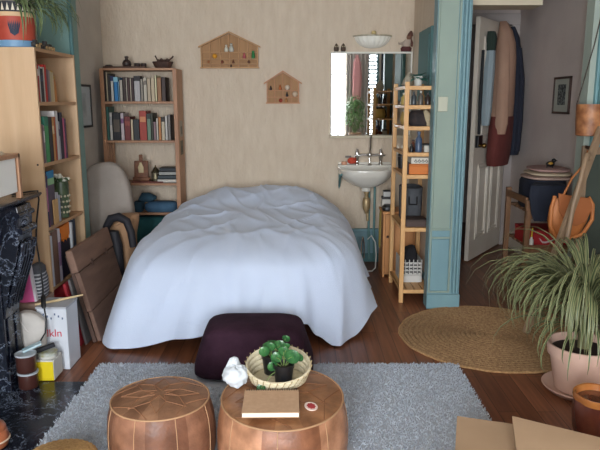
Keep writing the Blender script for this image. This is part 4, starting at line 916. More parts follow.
row([('mauve brown', (126, 96, 100), .022, .225), ('grey patterned', (150, 140, 144), .02, .22, {'band': (220, 214, 214)}), ('tall green', (62, 140, 86), .062, .27, {'top': (40, 110, 90)}), ('black', (32, 34, 40), .058, .265),
     ('orange striped', (196, 140, 84), .034, .265, {'band': (216, 190, 150)}), ('brick orange', (190, 90, 60), .024, .265), ('white', (206, 202, 200), .044, .3), ('pale patterned', (190, 184, 196), .02, .235, {'band': (110, 90, 120)}), ('dark navy', (34, 34, 56), .052, .29),
     ('pink', (196, 96, 130), .03, .255), ('purple', (90, 60, 92), .03, .25)],
    3.74, 'y', 1.14, -1.502, .2, G_, E_, 'books on the second shelf of the beech bookcase')
# third shelf
row([('navy and pink', (36, 44, 96), .016, .32, {'band': (196, 120, 160)}), ('violet', (120, 70, 110), .012, .31)], 3.742, 'y', .755, -1.502, .2, 'beech bookcase third shelf', E_, 'books on the third shelf of the beech bookcase')
t = thing('picture_book', 'tall book with blue and green bands standing cover outward on the third shelf', 'book', (-1.5, 3.85, .756))
m = MB(Matrix.Translation((-1.515, 3.785, .757))); m.box(-.012, 0, 0, 0, .115, .33); m.build('cover', mat('cover_photo', (66, 58, 76), .5, (96, 80, 92), (14, 14, 14)), t)
m = MB(Matrix.Translation((-1.515, 3.785, .757))); m.box(0, 0, .285, .0015, .115, .33); m.build('blue_band', plain((40, 122, 168)), t)
m = MB(Matrix.Translation((-1.515, 3.785, .757))); m.box(0, 0, .245, .0015, .115, .285); m.build('green_band', plain((134, 176, 130)), t)
m = MB(Matrix.Translation((-1.511, 3.84, .757))); m.box(0, 0, 0, .008, .07, .15)
tag(m.build('tan_booklet', plain((196, 156, 104))), 'small tan booklet leaning in front of the banded picture book', 'booklet')
row([('short white', (206, 206, 214), .03, .185), ('short pale blue', (186, 194, 210), .026, .165)], 3.925, 'y', .755, -1.515, .16, 'beech bookcase third shelf', 'picture book', 'short white books by the vase')
t = thing('patterned_vase', 'dark green vase with pale dots holding small white flowers', 'vase', (-1.545, 4.09, .756))
m = MB(); m.lathe([(.026, 0), (.04, .004), (.042, .07), (.046, .13), (.047, .22), (.043, .24), (.04, .235), (.036, .02), (0, .02)], (-1.545, 4.09, .756), 26); m.build('body', mat('vase_green', (48, 62, 44), .4, (78, 96, 66), (20, 20, 20)), t, True)
m = MB()
for q in range(4):
    for k in range(12):
        a = 2 * PI * (k + .5 * (q % 2)) / 12; rr_ = .0415 + .0022 * q; m.ball((-1.545 + rr_ * math.cos(a), 4.09 + rr_ * math.sin(a), .795 + q * .035), .008, 8, 6)
m.build('dot_pattern', plain((196, 186, 160)), t, True)
m = MB()
for k in range(9):
    a = k * 2.4; r_ = .012 + .004 * k; p = Vector((-1.545 + r_ * math.cos(a), 4.09 + r_ * math.sin(a), 1.0 + .045 * ((k * 7) % 5) / 5)); m.tube([(-1.545, 4.09, .95), tuple(p)], .0025, 5); m.ball(tuple(p), (.014, .014, .010), 8, 6)
m.build('white_flower', plain((222, 220, 206)), t, True)
m = MB()
for k in range(8):
    a = k * .8 + .3; d = Vector((math.cos(a), math.sin(a), 0)); s = Vector((-d.y, d.x, 0)); c = Vector((-1.545, 4.09, .975))
    m.loft([[c - s * .004, c + s * .004], [c + d * .04 + Vector((0, 0, .04)) - s * .014, c + d * .04 + Vector((0, 0, .04)) + s * .014], [c + d * .075 + Vector((0, 0, .02)) - s * .001, c + d * .075 + Vector((0, 0, .02)) + s * .001]], False, False)
m.build('foliage', plain((70, 104, 64)), t)
# fourth shelf
G_ = 'beech bookcase fourth shelf'
row([('white folder', (204, 210, 224), .03, .315), ('brown cloth', (124, 96, 84), .085, .335), ('white and mauve', (206, 200, 212), .045, .335, {'band': (150, 120, 160)}), ('indigo', (64, 66, 96), .016, .3)], 3.742, 'y', .385, -1.502, .22, G_, E_, 'books on the fourth shelf of the beech bookcase')
t = thing('orange_topped_box', 'dark navy magazine box with a ragged orange top on the fourth shelf', 'box', (-1.6, 4.03, .386))
MB().box(-1.74, 3.93, .386, -1.515, 4.10, .62).build('navy_body', plain((36, 34, 50)), t, bevel=.002)
m = MB(); m.prism([(3.931, .62), (3.931, .715), (4.099, .725), (4.099, .655), (4.075, .62), (4.06, .65), (4.04, .61), (4.015, .645), (3.99, .61), (3.965, .64)], 'x', -1.74, -1.514); m.build('orange_top', plain((222, 122, 34)), t)
row([('white slip', (206, 210, 216), .014, .33), ('slate blue', (52, 62, 80), .05, .345)], 4.115, 'y', .385, -1.502, .22, 'beech bookcase fourth shelf', 'orange-topped box', 'last books on the fourth shelf of the beech bookcase')
m = MB(); m.ellipses([(.081, -1.6, 3.98, .09, .2), (.11, -1.6, 3.98, .1, .225), (.27, -1.59, 3.97, .1, .22), (.315, -1.58, 3.96, .085, .2), (.335, -1.57, 3.95, .05, .12)], 26, 0, .04, 6)
tag(m.build('red_bag', mat('red_cloth', (150, 30, 42), .8, (178, 40, 50), (14, 14, 14)), smooth=True), 'crimson soft bag on the lowest shelf of the beech bookcase', 'bag')
# on top: blue dish, red pot, trinkets
t = thing('spider_plant', 'spider plant in a red pot with zigzag rim on top of the beech bookcase', 'plant', (-1.66, 3.86, 1.8))
px_, py_ = -1.658, 3.86
MB().lathe([(.085, 0), (.113, .004), (.116, .04), (.11, .042), (.1, .02), (0, .02)], (px_, py_, 1.801), 32).build('blue_saucer', plain((112, 152, 186), .5), t, True)
MB().lathe([(.09, .022), (.104, .03), (.114, .17), (.114, .19), (0, .185)], (px_, py_, 1.801), 36).build('pot', mat('pot_red', (166, 62, 46), .6, (182, 76, 56), (9, 9, 9)), t, True)
MB().lathe([(.1145, .172), (.117, .176), (.117, .192), (.1145, .196)], (px_, py_, 1.801), 36).build('cream_band', plain((216, 180, 140)), t, True)
MB().lathe([(.1148, .196), (.117, .25), (.108, .252), (.104, .2)], (px_, py_, 1.801), 36).build('black_rim', plain((30, 30, 38)), t, True)
m = MB()
for k in range(26):
    a = 2 * PI * k / 26; da = .075
    P = lambda aa, z: (px_ + .1178 * math.cos(aa), py_ + .1178 * math.sin(aa), 1.801 + z)
    m.add([P(a - da, .204), P(a + da, .204), P(a, .246)], [(0, 1, 2)])
m.build('zigzag', plain((226, 216, 196)), t)
m = MB()
for k in range(7):      # dark fan motif on the front of the pot
    a0 = -1.22 + (k - 3) * .085; h0 = .062 + .014 * abs(k - 3); P = lambda aa, z: (px_ + (.1045 + .01 * (z - .03) / .14 + .0012) * math.cos(aa), py_ + (.1045 + .01 * (z - .03) / .14 + .0012) * math.sin(aa), 1.801 + z)
    m.add([P(a0 - .03 + (3 - k) * .03, .065 + .004 * abs(k - 3)), P(a0 + .03 + (3 - k) * .03, .065 + .004 * abs(k - 3)), P(a0 + .036, .125), P(a0, .15), P(a0 - .036, .125)], [(0, 1, 2, 3, 4)])
m.build('fan_motif', plain((34, 42, 64)), t)
def straps(c, n, rr, lmin, lmax, w, rise, droop, azf, spread_=1., base_r=.03, seg=8):
    mb = MB(); at = []
    for k in range(n):
        a = azf(rr); L_ = rr.uniform(lmin, lmax); up = rr.uniform(*rise); dr_ = rr.uniform(*droop)
        d = Vector((math.cos(a), math.sin(a), 0)); side = Vector((-d.y, d.x, 0)); tw = rr.uniform(-.4, .4)
        p0 = Vector(c) + d * rr.uniform(0, base_r); rows = []
        el = up
        p = p0.copy()
        for q in range(seg + 1):
            f = q / seg; ww = w * (.55 + .9 * f - 1.42 * f ** 2.6) * rr.uniform(.95, 1.05); s_ = (side + Vector((0, 0, tw * f))).normalized()
            dip = Vector((0, 0, -.22 * ww)); rows.append([p - s_ * max(ww, .0006), p - s_ * max(ww, .0006) * .5 + dip * .7, p + dip, p + s_ * max(ww, .0006) * .5 + dip * .7, p + s_ * max(ww, .0006)])
            at += [1, .45, 0, .45, 1]
            el -= dr_ / seg * (.15 + 1.7 * f); p = p + (d * math.cos(el) + Vector((0, 0, math.sin(el)))) * (L_ / seg) * spread_
        mb.loft(rows, False, False)
    mb.attr = at
    return mb
LEAF1 = attr_mat('leaf_variegated', 'edge', (56, 80, 50), (140, 152, 104))
rr = random.Random(11)
straps((px_, py_, 2.0), 90, rr, .32, .50, .008, (.3, 1.1), (2.0, 3.0), lambda r: r.uniform(-1.1, 1.0)).build('foliage', LEAF1, t, True)
t = thing('toy_train', 'little dark and pale wooden toy train on top of the beech bookcase', 'toy', (-1.53, 3.93, 1.801))
PW = plain((176, 144, 100), .6); DK = plain((36, 34, 36), .5); zt = 1.8015
for i, (y, l_, h, c) in enumerate(((3.80, .06, .045, DK), (3.87, .06, .034, PW), (3.945, .07, .05, DK), (4.02, .06, .038, DK))):
    m = MB(); m.box(-1.538, y - l_ / 2, zt + .008, -1.512, y + l_ / 2, zt + h * .7); m.box(-1.534, y - l_ * .3, zt + h * .7, -1.516, y + l_ * .2, zt + h)
    m.build('wagon', c, t, bevel=.003)
    for s in (-1, 1):
        m = MB(); m.cyl((-1.5115, y + s * l_ * .28, zt + .0105), (-1.5045, y + s * l_ * .28, zt + .0105), .0105); m.build('wheel', PW if c is DK else DK, t, True)

# ------------------------------------------------------------------ leaning things between bookcase and bed
BRN = mat('brown_board', (104, 78, 66), .75, (120, 92, 78), (18, 3, 18), bump=.1)
BR2 = mat('brown_board_dark', (84, 62, 52), .75)
t = thing('leaning_case', 'flat brown folding case leaning between the beech bookcase and the bed', 'case', (-1.28, 4.1, 0))
ax = Vector((-.14, 0, .57)).normalized(); off = ax.cross(Vector((0, 1, 0)))
def lb_(mb, y0, y1, s0, s1, th0, th1, ys=0):
    o = Vector((-1.275, 0, .012)); q = lambda y, s, h: o + Vector((0, y + ys * s, 0)) + ax * s + off * h
    mb.loft([[q(y0, s0, th0), q(y1, s0, th0), q(y1, s1, th0), q(y0, s1, th0)], [q(y0, s0, th1), q(y1, s0, th1), q(y1, s1, th1), q(y0, s1, th1)]])
sg = -1 if off.x < 0 else 1
m = MB(); lb_(m, 3.80, 4.5, 0.0, .2, 0, .026 * sg); m.build('lower_board', BRN, t, bevel=.004)
m = MB(); lb_(m, 3.785, 4.5, .206, .46, 0, .03 * sg); m.build('middle_board', BRN, t, bevel=.004)
m = MB(); lb_(m, 3.755, 4.5, .466, .61, -.006 * sg, .038 * sg); m.build('top_lid', mat('brown_lid', (116, 88, 74), .7, (132, 102, 86), (18, 3, 18), bump=.1), t, bevel=.008)
m = MB(); lb_(m, 3.80, 4.48, .0, .58, -.03 * sg, -.006 * sg); m.build('back_board', BR2, t, bevel=.003)
for yy in (4.0, 4.3):
    m = MB(); lb_(m, yy, yy + .03, .445, .49, .038 * sg, .043 * sg); m.build('latch', BR2, t, bevel=.002)
def leaning(name, label, x0, x1, y0, y1, h, th, m1, cat):
    ax_ = Vector((x1 - x0, 0, h)).normalized(); n_ = Vector((-ax_.z, 0, ax_.x)); ln_ = math.hypot(x1 - x0, h)
    q = lambda y, s, k: Vector((x0, y, .003)) + ax_ * s + n_ * k
    mb = MB(); mb.loft([[q(y0, 0, 0), q(y1, 0, 0), q(y1, ln_, 0), q(y0, ln_, 0)], [q(y0, 0, th), q(y1, 0, th), q(y1, ln_, th), q(y0, ln_, th)]])
    return tag(mb.build(name, m1, bevel=.002), label, cat)
leaning('grey_folder', 'dull grey upright board leaning next to the brown case', -1.334, -1.414, 3.775, 4.15, .42, .014, plain((104, 100, 100)), 'board')
leaning('red_folder', 'crimson upright folder squeezed behind the dull grey board', -1.362, -1.435, 3.75, 4.1, .40, .016, plain((164, 34, 48)), 'folder')

# ------------------------------------------------------------------ fireplace
fp = thing('fireplace', 'black veined marble fireplace with carved scroll jamb and mantel shelf', 'fireplace', (-1.62, 2.6, 0))
m = MB(); m.prism([(XL + .003, .985), (-1.45, .985), (-1.41, .992), (-1.385, 1.005), (-1.372, 1.018), (-1.375, 1.026), (XL + .003, 1.026)], 'y', 1.75, 3.36); m.build('mantel_shelf', MARBLE, fp, bevel=.003)
m = MB(); m.box(XL + .003, 1.85, .78, -1.515, 3.3, .985); m.build('frieze', MARBLE, fp, bevel=.003)
prof = [(-1.53, .985), (-1.405, .985), (-1.398, .955), (-1.40, .90), (-1.408, .80), (-1.425, .72), (-1.45, .64), (-1.475, .57), (-1.49, .5), (-1.505, .43), (-1.51, .40), (-1.53, .40)]
for y0, y1 in ((3.10, 3.29), (1.87, 2.06)):
    m = MB(); m.box(XL + .003, y0, 0, -1.515, y1, .78); m.box(-1.52, y0 - .01, 0, -1.50, y1 + .012, .13); j = m.build('jamb', MARBLE, fp, bevel=.004)
    m = MB(); m.prism(prof, 'y', y0 + .012, y1 - .012); m.build('scroll_bracket', MARBLE, j, bevel=.004)
    m = MB()
    for k in range(5):
        y = y0 + .025 + k * (y1 - y0 - .05) / 4; m.tube([(-1.392, y, .80), (-1.41, y, .71), (-1.438, y, .63), (-1.465, y, .55), (-1.49, y, .46)], [.012, .013, .012, .011, .008], 8)
    m.cyl((-1.40, y0 + .006, .86), (-1.40, y1 - .006, .86), .02); m.cyl((-1.402, y0 + .004, .94), (-1.402, y1 - .004, .94), .014); m.ball((-1.41, (y0 + y1) / 2, .90), (.022, .05, .03))
    m.build('carved_flute', MARBLE, j, True)
    m = MB()
    for a in (0, 1): m.box(-1.515, y0 + .03 + a * .09, .16, -1.507, y0 + .07 + a * .09, .4)
    m.build('panel_rib', MARBLE, j, bevel=.003)
MB().box(XL + .003, 2.06, .0, -1.62, 3.10, .78).build('pale_fire_panel', plain((196, 206, 210), .5), fp)
hs = struct(MB().box(-1.775, 1.7, 0, -1.155, 3.22, .012).build('hearth', MARBLE, bevel=.002)); 
# lamp on mantel
t = thing('table_lamp', 'small table lamp with white paper shade in a wooden frame on the mantel', 'lamp', (-1.49, 3.03, 1.027))
for x, y in ((-1.585, 2.80), (-1.41, 2.80), (-1.585, 3.13), (-1.41, 3.13)): MB().box(x, y, 1.0268, x + .026, y + .026, 1.25).build('post', wood('lamp_wood', (158, 116, 86), (176, 134, 102), 'z'), t, bevel=.003)
m = MB(); m.box(-1.556, 2.82, 1.06, -1.392, 3.118, 1.228); m.build('paper_shade', plain((238, 238, 234), .7), t, bevel=.004)
m = MB(); m.box(-1.585, 2.80, 1.228, -1.384, 3.156, 1.248); m.build('top_frame', MATS['lamp_wood'], t, bevel=.003)
m = MB(); m.ellipses([(1.249, -1.49, 3.04, .07, .07), (1.262, -1.49, 3.04, .06, .06), (1.27, -1.49, 3.04, .03, .03)], 18, 0, .08, 5); tag(m.build('shell_dish', plain((206, 190, 164)), smooth=True), 'pale shell-like dish lying on top of the paper-shaded lamp', 'dish')
t = thing('lamp_cord', 'black lamp cord with an inline switch hanging from the mantel', 'cord', (-1.45, 3.42, .12))
P = [(-1.47, 3.22, 1.0315), (-1.42, 3.33, 1.033), (-1.40, 3.372, 1.03), (-1.405, 3.39, .98), (-1.44, 3.42, .85), (-1.455, 3.43, .74), (-1.448, 3.44, .61), (-1.425, 3.40, .49), (-1.40, 3.33, .42), (-1.375, 3.29, .34), (-1.378, 3.272, .27), (-1.41, 3.268, .22), (-1.44, 3.262, .205)]
m = MB(); m.tube(P, .0045, 8); m.build('cable', BLACK, t, True)
m = MB(); m.ellipses([(.395, -1.393, 3.315, .008, .008), (.405, -1.396, 3.32, .013, .011), (.445, -1.409, 3.355, .013, .011), (.455, -1.412, 3.365, .008, .008)], 14); m.build('inline_switch', BLACK, t, True)
# clutter between fireplace and bookcase
wb = thing('white_box', 'tall white cardboard box with red lettering on the floor by the bookcase', 'box', (-1.4, 3.49, 0))
MB().box(-1.472, 3.4, .002, -1.307, 3.58, .36).build('body', mat('white_card', (206, 210, 218), .7), wb, bevel=.003)
MB().box(-1.478, 3.397, .36, -1.304, 3.583, .372).build('lid', plain((176, 178, 186), .7), wb, bevel=.002)
text_mesh('dkln', .062, Matrix.Translation((-1.39, 3.3985, .20)) @ Matrix.Rotation(PI / 2, 4, 'X'), 'red_lettering', plain((196, 36, 60)), wb)
m = MB()
for k in range(7): m.box(-1.46 + k * .021, 3.3992, .30 + .012 * ((k * 5) % 3), -1.452 + k * .021, 3.4, .312 + .012 * ((k * 5) % 3))
m.build('blue_speck', plain((90, 104, 136)), wb)
m = MB(); m.tube([(-1.49, 3.43, .378), (-1.38, 3.5, .382), (-1.27, 3.58, .388)], [.006, .008, .005], 8); tag(m.build('wooden_stick', plain((206, 182, 140)), smooth=True), 'thin pale wooden stick lying across the white box', 'stick')
yb = thing('yellow_box', 'small white box with a bright yellow front on the floor by the hearth', 'box', (-1.38, 3.3, 0))
MB().box(-1.426, 3.235, .0125, -1.332, 3.36, .125).build('body', plain((206, 206, 200)), yb, bevel=.002)
MB().box(-1.426, 3.231, .0125, -1.334, 3.2355, .118).build('yellow_face', plain((226, 200, 22), .5), yb)
for i, (z, h, l) in enumerate(((.0125, .088, 'dark brown tin with white rim standing on the hearth corner'), (.102, .1, 'dark brown tin with white rim stacked upon the lower brown tin'))):
    t = thing('paint_tin', l, 'tin', (-1.425 - .02 * i, 3.16, z)); x, y = -1.492 + .06 + (.0 if i else .004), 3.16
    m = MB(); m.lathe([(.048, 0), (.05, .004), (.05, h - .012)], (x - .012, y, z), 28); m.build('body', mat('tin_brown', (70, 38, 32), .4), t, True)
    m = MB(); m.lathe([(.05, h - .012), (.054, h - .01), (.054, h - .001), (.046, h - .001), (.044, h - .006), (0, h - .006)], (x - .012, y, z), 28); m.build('rim', plain((176, 182, 188), .3), t, True)
t = thing('round_tin', 'flat round tin with a greenish gold lid resting on the yellow-fronted box', 'tin', (-1.385, 3.29, .126))
m = MB(); m.lathe([(.05, 0), (.052, .004), (.052, .024), (0, .024)], (-1.385, 3.295, .126), 26); m.build('body', plain((206, 204, 196), .4), t, True)
m = MB(); m.lathe([(.053, .014), (.054, .03), (.04, .034), (0, .034)], (-1.385, 3.295, .126), 26); m.build('lid', mat('lid_gold', (150, 146, 96), .35, (190, 196, 190), (30, 30, 30)), t, True)
m = MB(); m.boxc((-1.425, 3.20, .218), (.10, .045, .012), (0, -18, 26)); tag(m.build('blue_packet', mat('packet_blue', (150, 190, 206), .4, (200, 214, 214), (24, 24, 24)), bevel=.003), 'pale blue packet lying on the upper brown tin', 'packet')
m = MB(); m.boxc((-1.40, 3.285, .175), (.12, .03, .022), (0, -12, 30)); tag(m.build('dark_pouch', plain((26, 28, 36)), bevel=.006), 'black slim case lying over the gold-lidded tin', 'case')
t = thing('white_bag', 'crumpled white cloth bag between the fireplace and the white box', 'bag', (-1.51, 3.42, 0))
m = MB(); m.ellipses([(.013, -1.467, 3.345, .025, .04), (.10, -1.468, 3.345, .03, .044), (.18, -1.47, 3.345, .06, .046), (.25, -1.475, 3.345, .074, .046), (.31, -1.475, 3.345, .072, .046), (.345, -1.49, 3.345, .055, .042), (.365, -1.505, 3.345, .03, .03)], 30, 0, .07, 5, 1); m.build('body', mat('bag_white', (190, 184, 178), .9, (204, 198, 192), (8, 8, 8), bump=.2), t, True)
m = MB(); m.tube([(-1.53, 3.315, .33), (-1.49, 3.302, .27), (-1.43, 3.315, .23), (-1.43, 3.33, .19)], .008, 8); m.build('fold', MATS['bag_white'], t, True)
t = thing('pink_box', 'bright pink flat box with white edge standing behind the fireplace jamb', 'box', (-1.57, 3.5, .38))
m = MB(Matrix.Translation((-1.545, 3.5, .372)) @ Matrix.Rotation(R(-6), 4, 'Y')); m.box(-.1, -.012, 0, .03, .012, .235); m.build('cover', plain((214, 90, 150), .6), t, bevel=.002)
m = MB(Matrix.Translation((-1.545, 3.5, .372)) @ Matrix.Rotation(R(-6), 4, 'Y')); m.box(.03, -.012, 0, .042, .012, .235); m.build('white_edge', plain((206, 200, 206)), t)
cb = MB().box(-1.72, 3.46, .002, -1.485, 3.70, .37).build('brown_carton', mat('carton', (138, 112, 98), .85, (150, 124, 108), (6, 6, 6)), bevel=.003)
tag(cb, 'brown carton standing against the beech bookcase end panel', 'box')
t = thing('striped_pouch', 'grey pouch with fine white stripes on the brown carton', 'pouch', (-1.52, 3.6, .372))
STR = bpy.data.materials.new('grey_stripes'); STR.use_nodes = True; nt = STR.node_tree; b = nt.nodes['Principled BSDF']
tc = nt.nodes.new('ShaderNodeTexCoord'); wv = nt.nodes.new('ShaderNodeTexWave'); wv.bands_direction = 'Z'; wv.inputs['Scale'].default_value = 16; wv.inputs['Distortion'].default_value = 1.5
rp = nt.nodes.new('ShaderNodeValToRGB'); rp.color_ramp.elements[0].position = .6; rp.color_ramp.elements[0].color = lin((66, 68, 76)); rp.color_ramp.elements[1].position = .75; rp.color_ramp.elements[1].color = lin((176, 178, 182))
nt.links.new(tc.outputs['Object'], wv.inputs['Vector']); nt.links.new(wv.outputs['Fac'], rp.inputs[0]); nt.links.new(rp.outputs[0], b.inputs['Base Color'])
m = MB(); m.ellipses([(.3725, -1.52, 3.592, .03, .06), (.40, -1.52, 3.592, .038, .075), (.48, -1.52, 3.592, .037, .075), (.53, -1.522, 3.592, .03, .06)], 24, 0, .03, 6); m.build('body', STR, t, True)
m = MB(); m.ellipses([(.528, -1.522, 3.592, .031, .062), (.55, -1.524, 3.592, .032, .064), (.572, -1.53, 3.592, .02, .045)], 24, 0, .04, 6); m.build('dark_top', plain((76, 78, 86), .8), t, True)

# ------------------------------------------------------------------ rugs
rg = thing('shaggy_rug', 'large pale grey shaggy rug under the leather poufs', 'rug', (-.12, 2.5, 0))
RX0, RX1, RY0, RY1 = -1.15, .905, 1.3, 3.45
MB().box(RX0, RY0, .0025, RX1, RY1, .014).build('backing', plain((176, 180, 188), .95), rg, bevel=.004)
rr = random.Random(5); mb = MB(); vs = []; fs = []
stand = [(-.072, 2.39, .305), (-.072, 2.48, .305), (-.570, 2.42, .245), (-.925, 2.235, .165)]
n = 0
while n < 62000:
    x, y = rr.uniform(RX0 - .006, RX1 + .006), rr.uniform(1.9, RY1 + .008)
    n += 1
    if any(math.hypot(x - a, y - b) < c for a, b, c in stand) or (-.61 < x < .10 and 3.14 < y < 3.62) or (x > .5 and y < 2.17): continue
    a = rr.uniform(0, 2 * PI); w = rr.uniform(.0028, .0045); h = rr.uniform(.006, .013); lx, ly = rr.uniform(-.009, .009), rr.uniform(-.009, .009)
    k = len(vs); vs += [(x - w * math.cos(a), y - w * math.sin(a), .012), (x + w * math.cos(a), y + w * math.sin(a), .012), (x + lx, y + ly, .012 + h)]; fs.append((k, k + 1, k + 2))
mb.add(vs, fs); pile = mb.build('pile', mat('rug_pile', (166, 174, 186), .95, (202, 209, 219), (45, 45, 45), detail=3, ramp=(.35, .62)), rg); pile['kind'] = 'stuff'
jr = thing('jute_rug', 'round braided brown jute rug in front of the hall doorway', 'rug', (1.235, 3.925, 0))
JUTE = mat('jute', (142, 108, 74), .9, (176, 140, 100), (60, 60, 60), bump=.5, bscale=(140, 140, 140), detail=6)
nr = 19; prof = [(0, .012)]
for k in range(nr):
    for q in range(1, 5): prof.append(((k + q / 4) * .58 / nr, .005 + .0105 * math.sin(PI * q / 4)))
prof += [(.582, .004), (.58, .001)]
MB().lathe([(.0005, .001)] + [(max(r, .0005), z) for r, z in prof], (1.235, 3.925, .001), 96, fn=lambda a, z: 1 + .004 * math.sin(13 * a) + .003 * math.sin(29 * a)).build('braid', JUTE, jr, True)
MB().torus((1.235, 3.925, .008), .582, .008, 110, 8, fn=lambda a: 1 + .004 * math.sin(13 * a) + .003 * math.sin(29 * a)).build('edge_braid', mat('jute_edge', (158, 120, 80), .9, (190, 150, 104), (70, 70, 70), bump=.4), jr, True)

# ------------------------------------------------------------------ poufs
CRM = plain((180, 140, 104), .7)
def pouf(label, x, y, rb, rt, h, mats, nseam, ph, dome=.03, sq=1.):
    t = thing('leather_pouf', label, 'pouf', (x, y, .0145)); z0 = .0165
    SM = Matrix.Translation((x, y, 0)) @ Matrix.Diagonal((1, sq, 1, 1)) @ Matrix.Translation((-x, -y, 0))
    body = [(rt * .92, 0), (rb * .95, .03), (rb, h * .3), (rb, h * .58), (rb * .97, h * .8), (rt, h)]
    fn = lambda a, z: 1 + .010 * math.cos(nseam * (a - ph)) + .006 * math.sin(3 * a + 9 * z)
    dense = []
    for i in range(len(body) - 1):
        for q in range(4): dense.append((body[i][0] + (body[i + 1][0] - body[i][0]) * q / 4, body[i][1] + (body[i + 1][1] - body[i][1]) * q / 4))
    dense.append(body[-1])
    MB(SM).lathe([(.001, .0)] + dense, (x, y, z0), 72, caps=False, fn=fn).build('side', mats[0], t, True)
    top = [(rt, h)] + [(rt * f, h + dome * (1 - f * f) ** .8) for f in (.96, .9, .8, .65, .5, .35, .2, .08)] + [(.001, h + dome)]
    MB(SM).lathe(top, (x, y, z0), 72, caps=False).build('top', mats[1], t, True)
    MB(SM).torus((x, y, z0 + h), rt * 1.003, .0038, 80, 8).build('piping', CRM, t, True)
    for k in range(nseam):
        a = ph + PI / nseam + 2 * PI * k / nseam
        pts = [(x + (r * fn(a, z) + .001) * math.cos(a), y + (r * fn(a, z) + .001) * math.sin(a), z0 + z) for r, z in dense]
        MB(SM).tube(pts, .0018, 6).build('seam', CRM, t, True)
    # stitched star lines on top
    def zt(r): return z0 + h + dome * (1 - (r / rt) ** 2) ** .8 + .001
    m = MB(SM); P = lambda a, r: (x + r * math.cos(a), y + r * math.sin(a), zt(r))
    def seg(a0, r0, a1, r1):
        p0, p1 = Vector(P(a0, r0)), Vector(P(a1, r1)); pts = []
        for q in range(9):
            v = p0 + (p1 - p0) * q / 8; pts.append((v.x, v.y, zt(min(rt * .99, math.hypot(v.x - x, v.y - y)))))
        m.tube(pts, .0017, 6)
    for k in range(8):
        a = ph + k * PI / 4; b_ = a + PI / 8; c_ = a - PI / 8
        seg(a, rt * .8, b_, rt * .42); seg(a, rt * .8, c_, rt * .42); seg(b_, rt * .42, a, rt * .12); seg(c_, rt * .42, a, rt * .12)
    for k in range(4): a = ph + k * PI / 2 + .4; seg(a, rt * .97, a + .5, rt * .72); seg(a + .5, rt * .72, a + 1.0, rt * .97)
    m.build('star_stitching', mats[2], t, True)
    return t
LA = leather_mat('leather_side_tan', (146, 96, 68), (176, 124, 92), (194, 144, 112), 8, .3)
LB = leather_mat('leather_side_brown', (124, 82, 60), (142, 98, 74), (156, 112, 88), 8, .1)
LTA = leather_mat('leather_top_tan', (160, 112, 76), (174, 126, 88), (148, 100, 66), 16, .2)
LTB = leather_mat('leather_top_brown', (144, 104, 78), (160, 120, 92), (132, 94, 70), 16, .6)
pouf('tan patchwork leather pouf carrying the notebook and the woven plant basket', -.072, 2.435, .270, .248, .295, (LA, LTA, mat('stitch_dark', (124, 80, 50), .6)), 8, .35, .022, 1.15)
pouf('brown patchwork leather pouf with bare sagging top beside the tan one', -.570, 2.42, .218, .196, .295, (LB, LTB, mat('stitch_pale', (146, 102, 72), .6)), 8, .1, .022)

# purple ottoman
ot = thing('purple_ottoman', 'dark purple velvet cube ottoman at the foot of the bed', 'ottoman', (-.22, 3.37, .0145))
m = MB(); lv = []
for z, hx, hy in ((.0262, .315, .19), (.045, .332, .205), (.1, .326, .207), (.17, .305, .197), (.24, .28, .183), (.28, .262, .172), (.30, .235, .15), (.308, .15, .1), (.311, .04, .03)): lv.append((z, -.255, 3.375, hx, hy))
rings = []
for z, cx, cy, hx, hy in lv:
    ring = []
    for k in range(56):
        a = 2 * PI * k / 56; e = .4; f = 1 + .03 * noise.noise(Vector((math.cos(a) * 2, math.sin(a) * 2, z * 8)))
        ring.append((cx + math.copysign(abs(math.cos(a)) ** e, math.cos(a)) * hx * f, cy + math.copysign(abs(math.sin(a)) ** e, math.sin(a)) * hy * f, z))
    rings.append(ring)
m.loft(rings); m.build('body', PURPLE, ot, True, sub=1)
# basket with plants, notebook, sticker, cloth
ZT = .0165 + .295
def ptop(x, y): r = min(1, math.hypot(x + .072, (y - 2.435) / 1.15) / .248); return ZT + .022 * (1 - r * r) ** .8
bk = thing('woven_basket', 'round cream coiled basket tray with two black pots on the tan pouf', 'basket', (-.092, 2.555, .33))
bx0, by0, bz0 = -.092, 2.545, .3345
CREAM = mat('coil_cream', (206, 192, 158), .85, (222, 210, 182), (50, 50, 120), bump=.3)
m = MB(); m.lathe([(.0005, 0), (.105, 0), (.115, .004), (.105, .008), (.0005, .006)], (bx0, by0, bz0), 48, caps=False); m.build('floor_coil', CREAM, bk, True)
def slant(mb, base):
    for v in mb.v: v.z = base + (v.z - base) * (1 + .62 * (1 + (v.y - by0) / .135))
    return mb
for k in range(4): slant(MB().torus((bx0, by0, bz0 + .008 + k * .0105), .116 + k * .006, .0064, 64, 8), bz0).build('coil', CREAM, bk, True)
m = MB()
for k in range(30):
    a = 2 * PI * k / 30; rr_ = .139; m.tube([(bx0 + (.112 + .001) * math.cos(a) * 1.06, by0 + .113 * math.sin(a) * 1.06, bz0 + .006), (bx0 + (.1385 + .005) * math.cos(a + .12), by0 + .1435 * math.sin(a + .12), bz0 + .046)], .0022, 5)
slant(m, bz0); m.build('wrap_stitch', plain((170, 150, 112)), bk, True)
